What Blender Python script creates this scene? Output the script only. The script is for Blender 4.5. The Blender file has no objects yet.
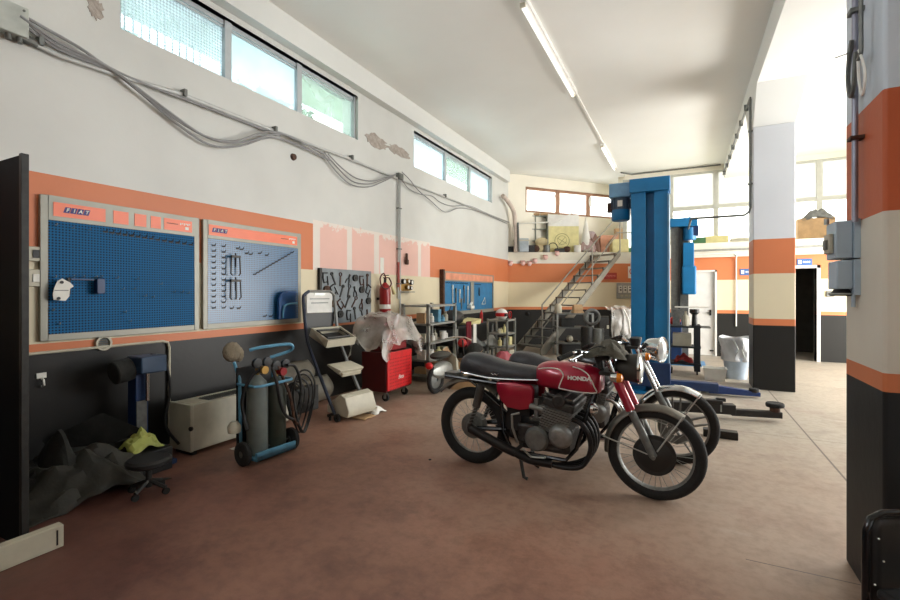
import bpy, bmesh, math, random
from mathutils import Vector, Matrix, noise
R = math.radians
random.seed(7)
scene = bpy.context.scene
col = scene.collection

# ------------------------------------------------------------------ camera
F, CX, HY, EYE = 457.0, 450.0, 293.0, 1.45
YAW = R(27.1)
SA, CA = math.sin(YAW), math.cos(YAW)
cam = bpy.data.cameras.new('camera')
cam.sensor_width = 36.0
cam.lens = F / 900.0 * 36.0
cam.shift_y = -(300.0 - HY) / 900.0
cam.clip_start = 0.05
camo = bpy.data.objects.new('camera', cam)
camo.location = (0, 0, EYE)
camo.rotation_euler = (R(90), 0, YAW)
col.objects.link(camo)
scene.camera = camo

# ------------------------------------------------------------------ world and light
w = bpy.data.worlds.new('sky'); scene.world = w; w.use_nodes = True
bg = w.node_tree.nodes['Background']
bg.inputs[0].default_value = (0.88, 0.95, 1.0, 1); bg.inputs[1].default_value = 3.4

def area(name, loc, rot, sx, sy, power, colr, portal=False):
    l = bpy.data.lights.new(name, 'AREA'); l.shape = 'RECTANGLE'; l.size = sx; l.size_y = sy
    l.energy = power; l.color = colr
    if portal: l.cycles.is_portal = True
    o = bpy.data.objects.new(name, l); o.location = loc; o.rotation_euler = rot
    col.objects.link(o); return o
# daylight through the open gate and the high windows in the wall to the right
area('daylight_side_gate', (5.3, 9.6, 1.3), (0, R(104), 0), 2.4, 4.2, 330, (1.0, 0.95, 0.88))
area('daylight_side_windows', (5.3, 7.2, 3.5), (0, R(94), 0), 1.3, 5.4, 110, (0.94, 0.97, 1.0))
# added fill lamp at an invented left wall opening behind the camera
area('added_left_fill', (-4.85, -1.1, 3.9), (0, R(-78), 0), 0.9, 3.6, 70, (0.9, 0.95, 1.0))
# daylight falling in through the high rear glazing
area('daylight_rear_glazing', (2.0, 14.6, 3.9), (R(-80), 0, 0), 6.0, 2.0, 190, (1.0, 0.95, 0.86))
scene.view_settings.view_transform = 'Standard'
scene.view_settings.look = 'None'
scene.view_settings.exposure = 0.62
scene.view_settings.gamma = 1.0
scene.view_settings.use_curve_mapping = False
scene.cycles.max_bounces = 10
scene.cycles.diffuse_bounces = 6
scene.cycles.transparent_max_bounces = 16
scene.cycles.sample_clamp_indirect = 6.0
scene.cycles.caustics_reflective = False
scene.cycles.caustics_refractive = False

# ------------------------------------------------------------------ sight lines -> places in the room
def at(px, py, d):
    r = (px - CX) / F
    return Vector((d * (r * CA - SA), d * (CA + r * SA), EYE - (py - HY) / F * d))
def gp(px, py):                     # a point of the floor
    return at(px, py, EYE * F / (py - HY))
def onX(px, py, X):
    r = (px - CX) / F
    return at(px, py, X / (r * CA - SA))
def onY(px, py, Y):
    r = (px - CX) / F
    return at(px, py, Y / (CA + r * SA))

# ------------------------------------------------------------------ materials
def srgb(r, g, b):
    f = lambda c: ((c / 255) / 12.92 if c / 255 <= 0.04045 else ((c / 255 + 0.055) / 1.055) ** 2.4)
    return (f(r), f(g), f(b), 1)
def mat(name, c, rough=0.6, metal=0.0, var=0.12, scale=6.0, bump=0.0, bscale=40.0, spec=0.5, c2=None, coat=0.0):
    m = bpy.data.materials.new(name); m.use_nodes = True
    nt = m.node_tree; N = nt.nodes; L = nt.links
    b = N['Principled BSDF']
    b.inputs['Roughness'].default_value = rough; b.inputs['Metallic'].default_value = metal
    b.inputs['Specular IOR Level'].default_value = spec
    b.inputs['Coat Weight'].default_value = coat
    if len(c) == 3: c = srgb(*c)
    if c2 is None: c2 = tuple(max(0, x * (1 - var * 2.2)) for x in c[:3]) + (1,)
    elif len(c2) == 3: c2 = srgb(*c2)
    tc = N.new('ShaderNodeTexCoord')
    nz = N.new('ShaderNodeTexNoise'); nz.inputs['Scale'].default_value = scale; nz.inputs['Detail'].default_value = 5
    L.new(tc.outputs['Object'], nz.inputs['Vector'])
    rp = N.new('ShaderNodeValToRGB'); rp.color_ramp.elements[0].position = 0.35; rp.color_ramp.elements[1].position = 0.68
    rp.color_ramp.elements[0].color = c2; rp.color_ramp.elements[1].color = c
    L.new(nz.outputs['Fac'], rp.inputs['Fac']); L.new(rp.outputs['Color'], b.inputs['Base Color'])
    if bump:
        n2 = N.new('ShaderNodeTexNoise'); n2.inputs['Scale'].default_value = bscale; n2.inputs['Detail'].default_value = 4
        L.new(tc.outputs['Object'], n2.inputs['Vector'])
        bp = N.new('ShaderNodeBump'); bp.inputs['Strength'].default_value = bump; bp.inputs['Distance'].default_value = 0.02
        L.new(n2.outputs['Fac'], bp.inputs['Height']); L.new(bp.outputs['Normal'], b.inputs['Normal'])
    return m

def math_node(N, L, op, a, b=None, clamp=False):
    n = N.new('ShaderNodeMath'); n.operation = op; n.use_clamp = clamp
    for i, v in enumerate((a, b)):
        if v is None: continue
        if isinstance(v, (int, float)): n.inputs[i].default_value = v
        else: L.new(v, n.inputs[i])
    return n.outputs[0]

def band_mat(name, stops, wear=0.5, rough=0.55, fade=None, bump=0.15):
    """paint bands by height: stops = [(z_from, colour), ...]; fade = left wall's scraped, faded stretch"""
    m = bpy.data.materials.new(name); m.use_nodes = True
    nt = m.node_tree; N = nt.nodes; L = nt.links
    b = N['Principled BSDF']; b.inputs['Roughness'].default_value = rough; b.inputs['Specular IOR Level'].default_value = 0.3
    geo = N.new('ShaderNodeNewGeometry'); sep = N.new('ShaderNodeSeparateXYZ'); L.new(geo.outputs['Position'], sep.inputs[0])
    z = sep.outputs[2]; y = sep.outputs[1]
    n1 = N.new('ShaderNodeTexNoise'); n1.inputs['Scale'].default_value = 1.3; n1.inputs['Detail'].default_value = 6
    L.new(geo.outputs['Position'], n1.inputs['Vector'])
    n2 = N.new('ShaderNodeTexNoise'); n2.inputs['Scale'].default_value = 9; n2.inputs['Detail'].default_value = 8; n2.inputs['Roughness'].default_value = 0.7
    L.new(geo.outputs['Position'], n2.inputs['Vector'])
    cur = N.new('ShaderNodeRGB'); cur.outputs[0].default_value = srgb(*stops[0][1]); cur = cur.outputs[0]
    for zf, c in stops[1:]:
        g = math_node(N, L, 'GREATER_THAN', z, zf)
        mx = N.new('ShaderNodeMix'); mx.data_type = 'RGBA'; L.new(g, mx.inputs['Factor'])
        L.new(cur, mx.inputs['A']); mx.inputs['B'].default_value = srgb(*c); cur = mx.outputs['Result']
    if fade:
        y0, y1, z0, z1, cols, strips = fade
        g = math_node(N, L, 'MULTIPLY', math_node(N, L, 'GREATER_THAN', y, y0), math_node(N, L, 'LESS_THAN', y, y1))
        ga = math_node(N, L, 'GREATER_THAN', z, z0)
        zz = math_node(N, L, 'ADD', z, math_node(N, L, 'MULTIPLY', math_node(N, L, 'SUBTRACT', n2.outputs['Fac'], 0.5), 0.5))
        gb = math_node(N, L, 'LESS_THAN', zz, z1)
        inband = math_node(N, L, 'MULTIPLY', g, ga)
        inband_z = math_node(N, L, 'MULTIPLY', inband, math_node(N, L, 'LESS_THAN', z, z1 + 0.06))
        # scraped plaster under the paint
        mx = N.new('ShaderNodeMix'); mx.data_type = 'RGBA'; L.new(inband_z, mx.inputs['Factor'])
        L.new(cur, mx.inputs['A']); mx.inputs['B'].default_value = srgb(*cols[1]); cur = mx.outputs['Result']
        f = math_node(N, L, 'MULTIPLY', inband, gb)
        for (a, bb) in strips:
            s = math_node(N, L, 'MULTIPLY', math_node(N, L, 'GREATER_THAN', y, a), math_node(N, L, 'LESS_THAN', y, bb))
            f = math_node(N, L, 'MULTIPLY', f, math_node(N, L, 'SUBTRACT', 1.0, s))
        f = math_node(N, L, 'MULTIPLY', f, 0.75)
        mx = N.new('ShaderNodeMix'); mx.data_type = 'RGBA'; L.new(f, mx.inputs['Factor'])
        L.new(cur, mx.inputs['A']); mx.inputs['B'].default_value = srgb(*cols[0]); cur = mx.outputs['Result']
    mr = N.new('ShaderNodeMapRange'); L.new(n1.outputs['Fac'], mr.inputs['Value'])
    mr.inputs['From Min'].default_value = 0.3; mr.inputs['From Max'].default_value = 0.7
    mr.inputs['To Min'].default_value = 1 - 0.16 * wear; mr.inputs['To Max'].default_value = 1.0
    mu = N.new('ShaderNodeMix'); mu.data_type = 'RGBA'; mu.blend_type = 'MULTIPLY'; mu.inputs['Factor'].default_value = 1
    L.new(cur, mu.inputs['A']); cb = N.new('ShaderNodeCombineColor')
    for i in range(3): L.new(mr.outputs[0], cb.inputs[i])
    L.new(cb.outputs[0], mu.inputs['B']); L.new(mu.outputs['Result'], b.inputs['Base Color'])
    bp = N.new('ShaderNodeBump'); bp.inputs['Strength'].default_value = bump; bp.inputs['Distance'].default_value = 0.01
    L.new(n2.outputs['Fac'], bp.inputs['Height']); L.new(bp.outputs['Normal'], b.inputs['Normal'])
    return m

def glass_mat(name, tint=(0.8, 0.95, 0.95), frost=0.5, pattern=None, rough=0.2):
    m = bpy.data.materials.new(name); m.use_nodes = True
    nt = m.node_tree; N = nt.nodes; L = nt.links
    for n in list(N):
        if n.type == 'BSDF_PRINCIPLED': N.remove(n)
    out = N['Material Output']
    tr = N.new('ShaderNodeBsdfTransparent'); tr.inputs[0].default_value = tint + (1,)
    tl = N.new('ShaderNodeBsdfTranslucent'); tl.inputs[0].default_value = tint + (1,)
    gl = N.new('ShaderNodeBsdfGlossy'); gl.inputs['Roughness'].default_value = 0.08
    mx = N.new('ShaderNodeMixShader'); L.new(tr.outputs[0], mx.inputs[1]); L.new(tl.outputs[0], mx.inputs[2])
    tc = N.new('ShaderNodeTexCoord')
    if pattern == 'wire':
        ck = N.new('ShaderNodeTexNoise'); ck.inputs['Scale'].default_value = 5; L.new(tc.outputs['Object'], ck.inputs['Vector'])
        mp = N.new('ShaderNodeMapping'); mp.inputs['Rotation'].default_value = (R(45), 0, 0); L.new(tc.outputs['Object'], mp.inputs['Vector'])
        cz = N.new('ShaderNodeTexChecker'); cz.inputs['Scale'].default_value = 44; L.new(mp.outputs[0], cz.inputs['Vector'])
        v = math_node(N, L, 'ADD', math_node(N, L, 'MULTIPLY', cz.outputs['Fac'], 0.35), math_node(N, L, 'MULTIPLY', ck.outputs['Fac'], frost))
        L.new(v, mx.inputs[0])
    else:
        ck = N.new('ShaderNodeTexNoise'); ck.inputs['Scale'].default_value = 2.5; L.new(tc.outputs['Object'], ck.inputs['Vector'])
        v = math_node(N, L, 'ADD', frost - 0.15, math_node(N, L, 'MULTIPLY', ck.outputs['Fac'], 0.3), True)
        L.new(v, mx.inputs[0])
    m2 = N.new('ShaderNodeMixShader'); m2.inputs[0].default_value = 0.05
    L.new(mx.outputs[0], m2.inputs[1]); L.new(gl.outputs[0], m2.inputs[2]); L.new(m2.outputs[0], out.inputs[0])
    return m

def emis(name, c, s):
    m = bpy.data.materials.new(name); m.use_nodes = True
    b = m.node_tree.nodes['Principled BSDF']
    b.inputs['Emission Color'].default_value = c + (1,); b.inputs['Emission Strength'].default_value = s
    b.inputs['Base Color'].default_value = (0.9, 0.9, 0.9, 1)
    return m

# ------------------------------------------------------------------ mesh builder
class MB:
    def __init__(s): s.v = []; s.f = []; s.M = Matrix.Identity(4)
    def add(s, vs, fs):
        o = len(s.v)
        s.v += [tuple(s.M @ Vector(p)) for p in vs]
        s.f += [tuple(o + i for i in f) for f in fs]
        return s
    def b(s, x0, x1, y0, y1, z0, z1):
        vs = [(x, y, z) for x in (x0, x1) for y in (y0, y1) for z in (z0, z1)]
        return s.add(vs, [(0, 1, 3, 2), (4, 6, 7, 5), (0, 4, 5, 1), (2, 3, 7, 6), (0, 2, 6, 4), (1, 5, 7, 3)])
    def box(s, c, d, rot=None):
        m0 = s.M
        s.M = m0 @ Matrix.Translation(c)
        if rot: s.M = s.M @ Matrix.Rotation(rot[2], 4, 'Z') @ Matrix.Rotation(rot[1], 4, 'Y') @ Matrix.Rotation(rot[0], 4, 'X')
        s.b(-d[0] / 2, d[0] / 2, -d[1] / 2, d[1] / 2, -d[2] / 2, d[2] / 2); s.M = m0
        return s
    def tube(s, pts, r, n=8, closed=False, r2=None, curve=0, flat=1.0):
        P = [Vector(p) for p in pts]
        if curve and len(P) > 2:
            Q = []; m = len(P)
            rng = range(m if closed else m - 1)
            for i in rng:
                g = lambda k: P[k % m] if closed else P[min(max(k, 0), m - 1)]
                p0, p1, p2, p3 = g(i - 1), g(i), g(i + 1), g(i + 2)
                for k in range(curve):
                    t = k / curve
                    Q.append(0.5 * ((2 * p1) + (-p0 + p2) * t + (2 * p0 - 5 * p1 + 4 * p2 - p3) * t * t + (-p0 + 3 * p1 - 3 * p2 + p3) * t ** 3))
            if not closed: Q.append(P[-1])
            P = Q
        m = len(P); vs = []; prev = None
        for i, p in enumerate(P):
            a = P[(i - 1) % m] if (closed or i > 0) else p
            c = P[(i + 1) % m] if (closed or i < m - 1) else p
            t = (c - a)
            t = t.normalized() if t.length > 1e-9 else Vector((0, 0, 1))
            if prev is None:
                up = Vector((0, 0, 1)) if abs(t.z) < 0.9 else Vector((1, 0, 0))
                u = t.cross(up).normalized()
            else:
                u = (prev - t * prev.dot(t))
                u = u.normalized() if u.length > 1e-6 else t.orthogonal().normalized()
            prev = u; v = t.cross(u)
            rr = r if r2 is None else r + (r2 - r) * i / max(1, m - 1)
            for k in range(n):
                a_ = 2 * math.pi * k / n
                vs.append(p + (u * math.cos(a_) + v * math.sin(a_) * flat) * rr)
        fs = []
        for i in range(m if closed else m - 1):
            for k in range(n):
                j = (i + 1) % m
                fs.append((i * n + k, i * n + (k + 1) % n, j * n + (k + 1) % n, j * n + k))
        if not closed:
            fs.append(tuple(range(n - 1, -1, -1))); fs.append(tuple((m - 1) * n + k for k in range(n)))
        return s.add(vs, fs)
    def cyl(s, p0, p1, r, r2=None, n=16): return s.tube([p0, p1], r, n, r2=r2)
    def lathe(s, prof, c=(0, 0, 0), axis='z', n=32, closed=False):
        vs = []; fs = []; m = len(prof)
        for k in range(n):
            a = 2 * math.pi * k / n; ca, sa = math.cos(a), math.sin(a)
            for (r, h) in prof:
                if axis == 'z': p = (r * ca, r * sa, h)
                elif axis == 'y': p = (r * ca, h, r * sa)
                else: p = (h, r * ca, r * sa)
                vs.append((p[0] + c[0], p[1] + c[1], p[2] + c[2]))
        for k in range(n):
            k2 = (k + 1) % n
            for i in range(m if closed else m - 1):
                j = (i + 1) % m
                fs.append((k * m + i, k2 * m + i, k2 * m + j, k * m + j))
        if not closed:
            if prof[0][0] > 1e-6: fs.append(tuple(k * m for k in range(n)))
            if prof[-1][0] > 1e-6: fs.append(tuple(k * m + m - 1 for k in range(n - 1, -1, -1)))
        return s.add(vs, fs)
    def sph(s, c, r, n=16):
        if isinstance(r, (int, float)): r = (r, r, r)
        vs = []; fs = []; m = n // 2
        for i in range(m + 1):
            t = math.pi * i / m
            for k in range(n):
                a = 2 * math.pi * k / n
                vs.append((c[0] + r[0] * math.sin(t) * math.cos(a), c[1] + r[1] * math.sin(t) * math.sin(a), c[2] + r[2] * math.cos(t)))
        for i in range(m):
            for k in range(n):
                fs.append((i * n + k, (i + 1) * n + k, (i + 1) * n + (k + 1) % n, i * n + (k + 1) % n))
        return s.add(vs, fs)
    def prism(s, poly, axis, a, b_):
        n = len(poly); vs = []
        for h in (a, b_):
            for (p, q) in poly:
                vs.append({'x': (h, p, q), 'y': (p, h, q), 'z': (p, q, h)}[axis])
        fs = [tuple(range(n)), tuple(range(2 * n - 1, n - 1, -1))]
        for i in range(n): fs.append((i, n + i, n + (i + 1) % n, (i + 1) % n))
        return s.add(vs, fs)
    def loft(s, rings, cap=True):
        n = len(rings[0]); vs = [p for r_ in rings for p in r_]; fs = []
        for i in range(len(rings) - 1):
            for k in range(n):
                fs.append((i * n + k, i * n + (k + 1) % n, (i + 1) * n + (k + 1) % n, (i + 1) * n + k))
        if cap:
            fs.append(tuple(range(n - 1, -1, -1))); fs.append(tuple((len(rings) - 1) * n + k for k in range(n)))
        return s.add(vs, fs)
    def grid(s, fn, nu, nv):
        vs = [fn(i / nu, j / nv) for i in range(nu + 1) for j in range(nv + 1)]; fs = []
        for i in range(nu):
            for j in range(nv):
                a = i * (nv + 1) + j
                fs.append((a, a + nv + 1, a + nv + 2, a + 1))
        return s.add(vs, fs)

def mesh_of(mb, name, ang=38):
    me = bpy.data.meshes.new(name)
    me.from_pydata(mb.v, [], mb.f)
    bm = bmesh.new(); bm.from_mesh(me)
    bmesh.ops.remove_doubles(bm, verts=bm.verts, dist=1e-5)
    bmesh.ops.dissolve_degenerate(bm, dist=1e-6, edges=bm.edges)
    bmesh.ops.recalc_face_normals(bm, faces=bm.faces)
    for f in bm.faces: f.smooth = True
    for e in bm.edges:
        if len(e.link_faces) == 2 and e.calc_face_angle(0) > R(ang): e.smooth = False
    bm.to_mesh(me); bm.free()
    return me
def obj(name, mb, m, parent=None, loc=None, bevel=0, solid=0, label=None, rz=0, sub=0, ang=38):
    o = bpy.data.objects.new(name, mesh_of(mb, name, ang)); col.objects.link(o)
    o.data.materials.append(m)
    if parent: o.parent = parent
    if loc is not None: o.location = loc
    if rz: o.rotation_euler = (0, 0, rz)
    if solid:
        md = o.modifiers.new('thickness', 'SOLIDIFY'); md.thickness = solid; md.offset = 0
    if sub:
        md = o.modifiers.new('round', 'SUBSURF'); md.levels = sub; md.render_levels = sub
    if bevel:
        md = o.modifiers.new('edge', 'BEVEL'); md.width = bevel; md.segments = 2; md.limit_method = 'ANGLE'; md.angle_limit = R(50)
    if label: o['label'] = label
    return o
def tag(o, label, cat, group=None, kind=None):
    o['label'] = label; o['category'] = cat
    if group: o['group'] = group
    if kind: o['kind'] = kind
    return o
def struct(name, mb, m, parent=None, **k):
    o = obj(name, mb, m, parent, **k)
    if parent is None: o['kind'] = 'structure'
    return o
def thing(name, label, cat, loc=(0, 0, 0), rz=0, group=None):
    o = bpy.data.objects.new(name, None); col.objects.link(o); o.empty_display_size = 0.1
    o.location = loc; o.rotation_euler = (0, 0, rz)
    return tag(o, label, cat, group)
def dup(root, loc=None, rz=None, label=None, group=None):
    r = root.copy(); col.objects.link(r)
    if loc is not None: r.location = loc
    if rz is not None: r.rotation_euler = (0, 0, rz)
    if label: r['label'] = label
    if group: r['group'] = group
    for ch in list(root.children):
        c = ch.copy(); col.objects.link(c); c.parent = r
        for g in list(ch.children):
            d = g.copy(); col.objects.link(d); d.parent = c
    return r
def text_part(name, txt, size, m, parent, loc, rot, depth=0.0012, bold=0.0, shear=0.0, spacing=1.0, xs=1.0):
    cu = bpy.data.curves.new(name, 'FONT'); cu.body = txt; cu.size = size; cu.extrude = depth
    cu.align_x = 'CENTER'; cu.align_y = 'CENTER'; cu.offset = bold; cu.shear = shear; cu.space_character = spacing
    t = bpy.data.objects.new(name + '_curve', cu); col.objects.link(t)
    me = bpy.data.meshes.new_from_object(t.evaluated_get(bpy.context.evaluated_depsgraph_get()))
    bpy.data.objects.remove(t); bpy.data.curves.remove(cu)
    me.materials.clear(); me.materials.append(m)
    o = bpy.data.objects.new(name, me); col.objects.link(o)
    if parent: o.parent = parent
    o.location = loc; o.rotation_euler = rot; o.scale = (xs, 1, 1)
    return o
def wob(p, s=1.0, a=1.0, seed=0):
    return noise.noise(Vector(p) * s + Vector((seed * 7.3, seed * 3.1, seed * 1.7))) * a

# ------------------------------------------------------------------ palette
ORANGE = (206, 122, 80); CREAM = (218, 206, 176); WHITE = (208, 208, 203); DADO = (27, 26, 24)
M = {}
M['white_wall'] = mat('white_plaster', (218, 218, 213), 0.7, var=0.04, scale=0.8, bump=0.12, bscale=12)
M['ceiling'] = mat('ceiling_plaster', (236, 236, 231), 0.8, var=0.035, scale=0.5, bump=0.08, bscale=6)
M['grey_metal'] = mat('galvanised_steel', (168, 170, 164), 0.42, 0.55, var=0.08, scale=20)
M['pale_pipe'] = mat('pale_grey_pipe', (186, 187, 184), 0.45, 0.1, var=0.06, scale=12)
M['dull_metal'] = mat('dull_steel', (120, 122, 118), 0.5, 0.6, var=0.12, scale=25)
M['dark_metal'] = mat('dark_steel', (52, 52, 50), 0.5, 0.4, var=0.15, scale=20)
M['black'] = mat('black_plastic', (24, 24, 24), 0.5, var=0.1, scale=20)
M['black_gloss'] = mat('black_enamel', (16, 16, 18), 0.22, var=0.1, scale=10)
M['rubber'] = mat('tyre_rubber', (30, 29, 27), 0.85, var=0.15, scale=40, bump=0.3, bscale=120)
M['chrome'] = mat('chrome', (205, 208, 208), 0.16, 1.0, var=0.04, scale=30)
M['alloy'] = mat('cast_alloy', (142, 142, 138), 0.48, 0.75, var=0.12, scale=30, bump=0.15, bscale=80)
M['engine'] = mat('oily_alloy', (74, 72, 70), 0.5, 0.7, var=0.2, scale=30, bump=0.2, bscale=60)
M['fender'] = mat('dusty_steel_fender', (122, 118, 108), 0.45, 0.7, var=0.12, scale=20)
M['red_paint'] = mat('candy_red_paint', (164, 20, 50), 0.28, 0.2, var=0.08, scale=6, coat=0.6)
M['red_flat'] = mat('red_cabinet_paint', (206, 28, 30), 0.4, var=0.1, scale=12, spec=0.5)
M['white_paint'] = mat('white_paint', (228, 226, 220), 0.45, var=0.04, scale=8)
M['off_white'] = mat('yellowed_white_plastic', (190, 184, 164), 0.5, var=0.06, scale=10)
M['ivory'] = mat('ivory_enamel', (196, 190, 170), 0.5, var=0.1, scale=8)
M['blue_lift'] = mat('lift_blue_paint', (14, 116, 172), 0.42, var=0.07, scale=5)
M['blue_dark'] = mat('dark_blue_paint', (22, 52, 96), 0.45, var=0.12, scale=10)
M['blue_light'] = mat('sky_blue_paint', (98, 160, 192), 0.42, var=0.12, scale=14)
M['seat'] = mat('black_seat_vinyl', (54, 54, 58), 0.42, var=0.12, scale=20, bump=0.15, bscale=70)
M['amber'] = mat('amber_lens', (226, 128, 26), 0.2, var=0.08, scale=20, coat=0.5)
M['cardboard'] = mat('cardboard', (186, 152, 112), 0.85, var=0.1, scale=9)
M['paper'] = mat('white_paper', (232, 230, 222), 0.8, var=0.04, scale=10)
M['yellow_paper'] = mat('yellowed_board', (226, 216, 158), 0.8, var=0.08, scale=6)
M['grey_cloth'] = mat('grey_cloth', (120, 120, 116), 0.95, var=0.15, scale=12, bump=0.4)
M['dark_cloth'] = mat('dark_canvas', (42, 42, 38), 0.9, var=0.25, scale=8, bump=0.5, bscale=20)
M['olive'] = mat('olive_tarpaulin', (50, 48, 40), 0.7, var=0.2, scale=6, bump=0.3, bscale=16)
M['cyl_green'] = mat('grey_green_gas_bottle', (52, 57, 45), 0.5, var=0.15, scale=8)
M['cyl_grey'] = mat('pale_grey_gas_bottle', (112, 120, 115), 0.45, var=0.12, scale=8)
M['brass'] = mat('brass', (170, 134, 74), 0.4, 0.8, var=0.1, scale=30)
M['rust'] = mat('rusty_steel', (92, 62, 46), 0.75, 0.2, var=0.25, scale=30)
M['ext_red'] = mat('extinguisher_red', (150, 18, 22), 0.3, var=0.06, scale=6)
M['wood_frame'] = mat('brown_window_frame', (168, 124, 96), 0.55, var=0.1, scale=12)
M['win_frame'] = mat('grey_window_frame', (184, 190, 192), 0.45, 0.0, var=0.05, scale=10)
M['win_frame_w'] = mat('pale_window_frame', (190, 190, 180), 0.5, 0.1, var=0.05, scale=10)
M['navy'] = mat('navy_ink', (38, 36, 110), 0.5, var=0.02)
M['ink'] = mat('black_ink', (30, 30, 32), 0.6, var=0.02)
M['logo_orange'] = mat('orange_enamel_strip', (238, 118, 78), 0.4, var=0.03)
M['pink'] = mat('pink_plastic', (232, 190, 182), 0.6, var=0.08, scale=10)
M['green'] = mat('green_plastic', (70, 120, 78), 0.6, var=0.1)
# ================================================================== ROOM
XL = -4.4
YC = 12.2                                   # corner of left wall and rear wing
ZC = 4.82                                   # ceiling
def LY(px): return onX(px, 293, XL).y       # place along the left wall
W1 = (LY(120), LY(358)); W2 = (LY(414), LY(492)); WZ = (3.77, 4.43)

# floor: worn red-brown paint to bare grey-beige concrete, near-left shade painted in
m = bpy.data.materials.new('worn_painted_concrete'); m.use_nodes = True
N = m.node_tree.nodes; L = m.node_tree.links; b = N['Principled BSDF']
geo = N.new('ShaderNodeNewGeometry'); sep = N.new('ShaderNodeSeparateXYZ'); L.new(geo.outputs['Position'], sep.inputs[0])
def nz(scale, detail=6, rough=0.6):
    n = N.new('ShaderNodeTexNoise'); n.inputs['Scale'].default_value = scale; n.inputs['Detail'].default_value = detail
    n.inputs['Roughness'].default_value = rough; L.new(geo.outputs['Position'], n.inputs['Vector']); return n.outputs['Fac']
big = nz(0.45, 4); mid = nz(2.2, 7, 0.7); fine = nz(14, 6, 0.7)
# position gradient, rising to the right and rear; low end holds painted shade
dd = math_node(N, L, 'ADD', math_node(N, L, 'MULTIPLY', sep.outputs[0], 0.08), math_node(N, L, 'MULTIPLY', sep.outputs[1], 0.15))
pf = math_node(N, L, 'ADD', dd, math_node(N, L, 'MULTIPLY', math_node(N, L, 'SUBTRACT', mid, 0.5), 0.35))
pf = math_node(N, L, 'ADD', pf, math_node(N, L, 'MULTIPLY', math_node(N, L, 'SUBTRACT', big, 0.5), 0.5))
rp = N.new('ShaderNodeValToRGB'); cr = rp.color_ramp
cr.elements[0].position = 0.0; cr.elements[0].color = srgb(96, 60, 50)  # dark end of the red-brown, lowered to paint the foreground's shade
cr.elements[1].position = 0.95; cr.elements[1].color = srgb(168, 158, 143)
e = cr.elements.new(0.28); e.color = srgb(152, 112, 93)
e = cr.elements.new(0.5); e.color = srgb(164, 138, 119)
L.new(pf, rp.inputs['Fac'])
# red primer showing in patches
rs = N.new('ShaderNodeValToRGB'); rs.color_ramp.elements[0].position = 0.55; rs.color_ramp.elements[1].position = 0.75
L.new(nz(0.8, 5), rs.inputs['Fac'])
mx = N.new('ShaderNodeMix'); mx.data_type = 'RGBA'; L.new(math_node(N, L, 'MULTIPLY', rs.outputs['Color'], 0.3), mx.inputs['Factor'])
L.new(rp.outputs['Color'], mx.inputs['A']); mx.inputs['B'].default_value = srgb(128, 76, 72)
# dark oil stains and pale scuffs
st = N.new('ShaderNodeValToRGB'); st.color_ramp.elements[0].position = 0.36; st.color_ramp.elements[0].color = (0.55, 0.53, 0.52, 1)
st.color_ramp.elements[1].position = 0.5; st.color_ramp.elements[1].color = (1, 1, 1, 1); L.new(mid, st.inputs['Fac'])
mu = N.new('ShaderNodeMix'); mu.data_type = 'RGBA'; mu.blend_type = 'MULTIPLY'; mu.inputs['Factor'].default_value = 0.45
L.new(mx.outputs['Result'], mu.inputs['A']); L.new(st.outputs['Color'], mu.inputs['B'])
sc_ = N.new('ShaderNodeValToRGB'); sc_.color_ramp.elements[0].position = 0.62; sc_.color_ramp.elements[1].position = 0.74
mp = N.new('ShaderNodeMapping'); mp.inputs['Scale'].default_value = (1.0, 3.0, 1); L.new(geo.outputs['Position'], mp.inputs['Vector'])
ns = N.new('ShaderNodeTexNoise'); ns.inputs['Scale'].default_value = 1.6; ns.inputs['Detail'].default_value = 8; L.new(mp.outputs[0], ns.inputs['Vector'])
L.new(ns.outputs['Fac'], sc_.inputs['Fac'])
m3 = N.new('ShaderNodeMix'); m3.data_type = 'RGBA'; L.new(math_node(N, L, 'MULTIPLY', math_node(N, L, 'MULTIPLY', sc_.outputs['Color'], 0.45), math_node(N, L, 'SUBTRACT', pf, 0.25, True)), m3.inputs['Factor'])
L.new(mu.outputs['Result'], m3.inputs['A']); m3.inputs['B'].default_value = srgb(196, 186, 172)
cur = m3.outputs['Result']
sp_ = N.new('ShaderNodeValToRGB'); sp_.color_ramp.elements[0].position = 0.36; sp_.color_ramp.elements[0].color = (0.66, 0.64, 0.62, 1); sp_.color_ramp.elements[1].position = 0.56; sp_.color_ramp.elements[1].color = (1, 1, 1, 1)
L.new(fine, sp_.inputs['Fac'])
msp = N.new('ShaderNodeMix'); msp.data_type = 'RGBA'; msp.blend_type = 'MULTIPLY'; msp.inputs['Factor'].default_value = 0.5
L.new(cur, msp.inputs['A']); L.new(sp_.outputs['Color'], msp.inputs['B']); cur = msp.outputs['Result']
# expansion joints
for axis, pos in ((0, 1.12), (1, 2.95), (1, 5.65), (1, 8.9), (1, 11.6), (0, 4.0)):
    v = math_node(N, L, 'ABSOLUTE', math_node(N, L, 'SUBTRACT', sep.outputs[axis], pos))
    v = math_node(N, L, 'SUBTRACT', v, math_node(N, L, 'MULTIPLY', fine, 0.004))
    j = math_node(N, L, 'LESS_THAN', v, 0.006 if axis == 0 else 0.002)
    if axis == 1: j = math_node(N, L, 'MULTIPLY', j, math_node(N, L, 'GREATER_THAN', sep.outputs[0], 0.3))
    q = N.new('ShaderNodeMix'); q.data_type = 'RGBA'; L.new(math_node(N, L, 'MULTIPLY', j, 0.75), q.inputs['Factor'])
    L.new(cur, q.inputs['A']); q.inputs['B'].default_value = srgb(60, 50, 44); cur = q.outputs['Result']
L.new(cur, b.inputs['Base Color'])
rr = N.new('ShaderNodeMapRange'); L.new(mid, rr.inputs['Value']); rr.inputs['To Min'].default_value = 0.38; rr.inputs['To Max'].default_value = 0.7
L.new(rr.outputs[0], b.inputs['Roughness'])
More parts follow.
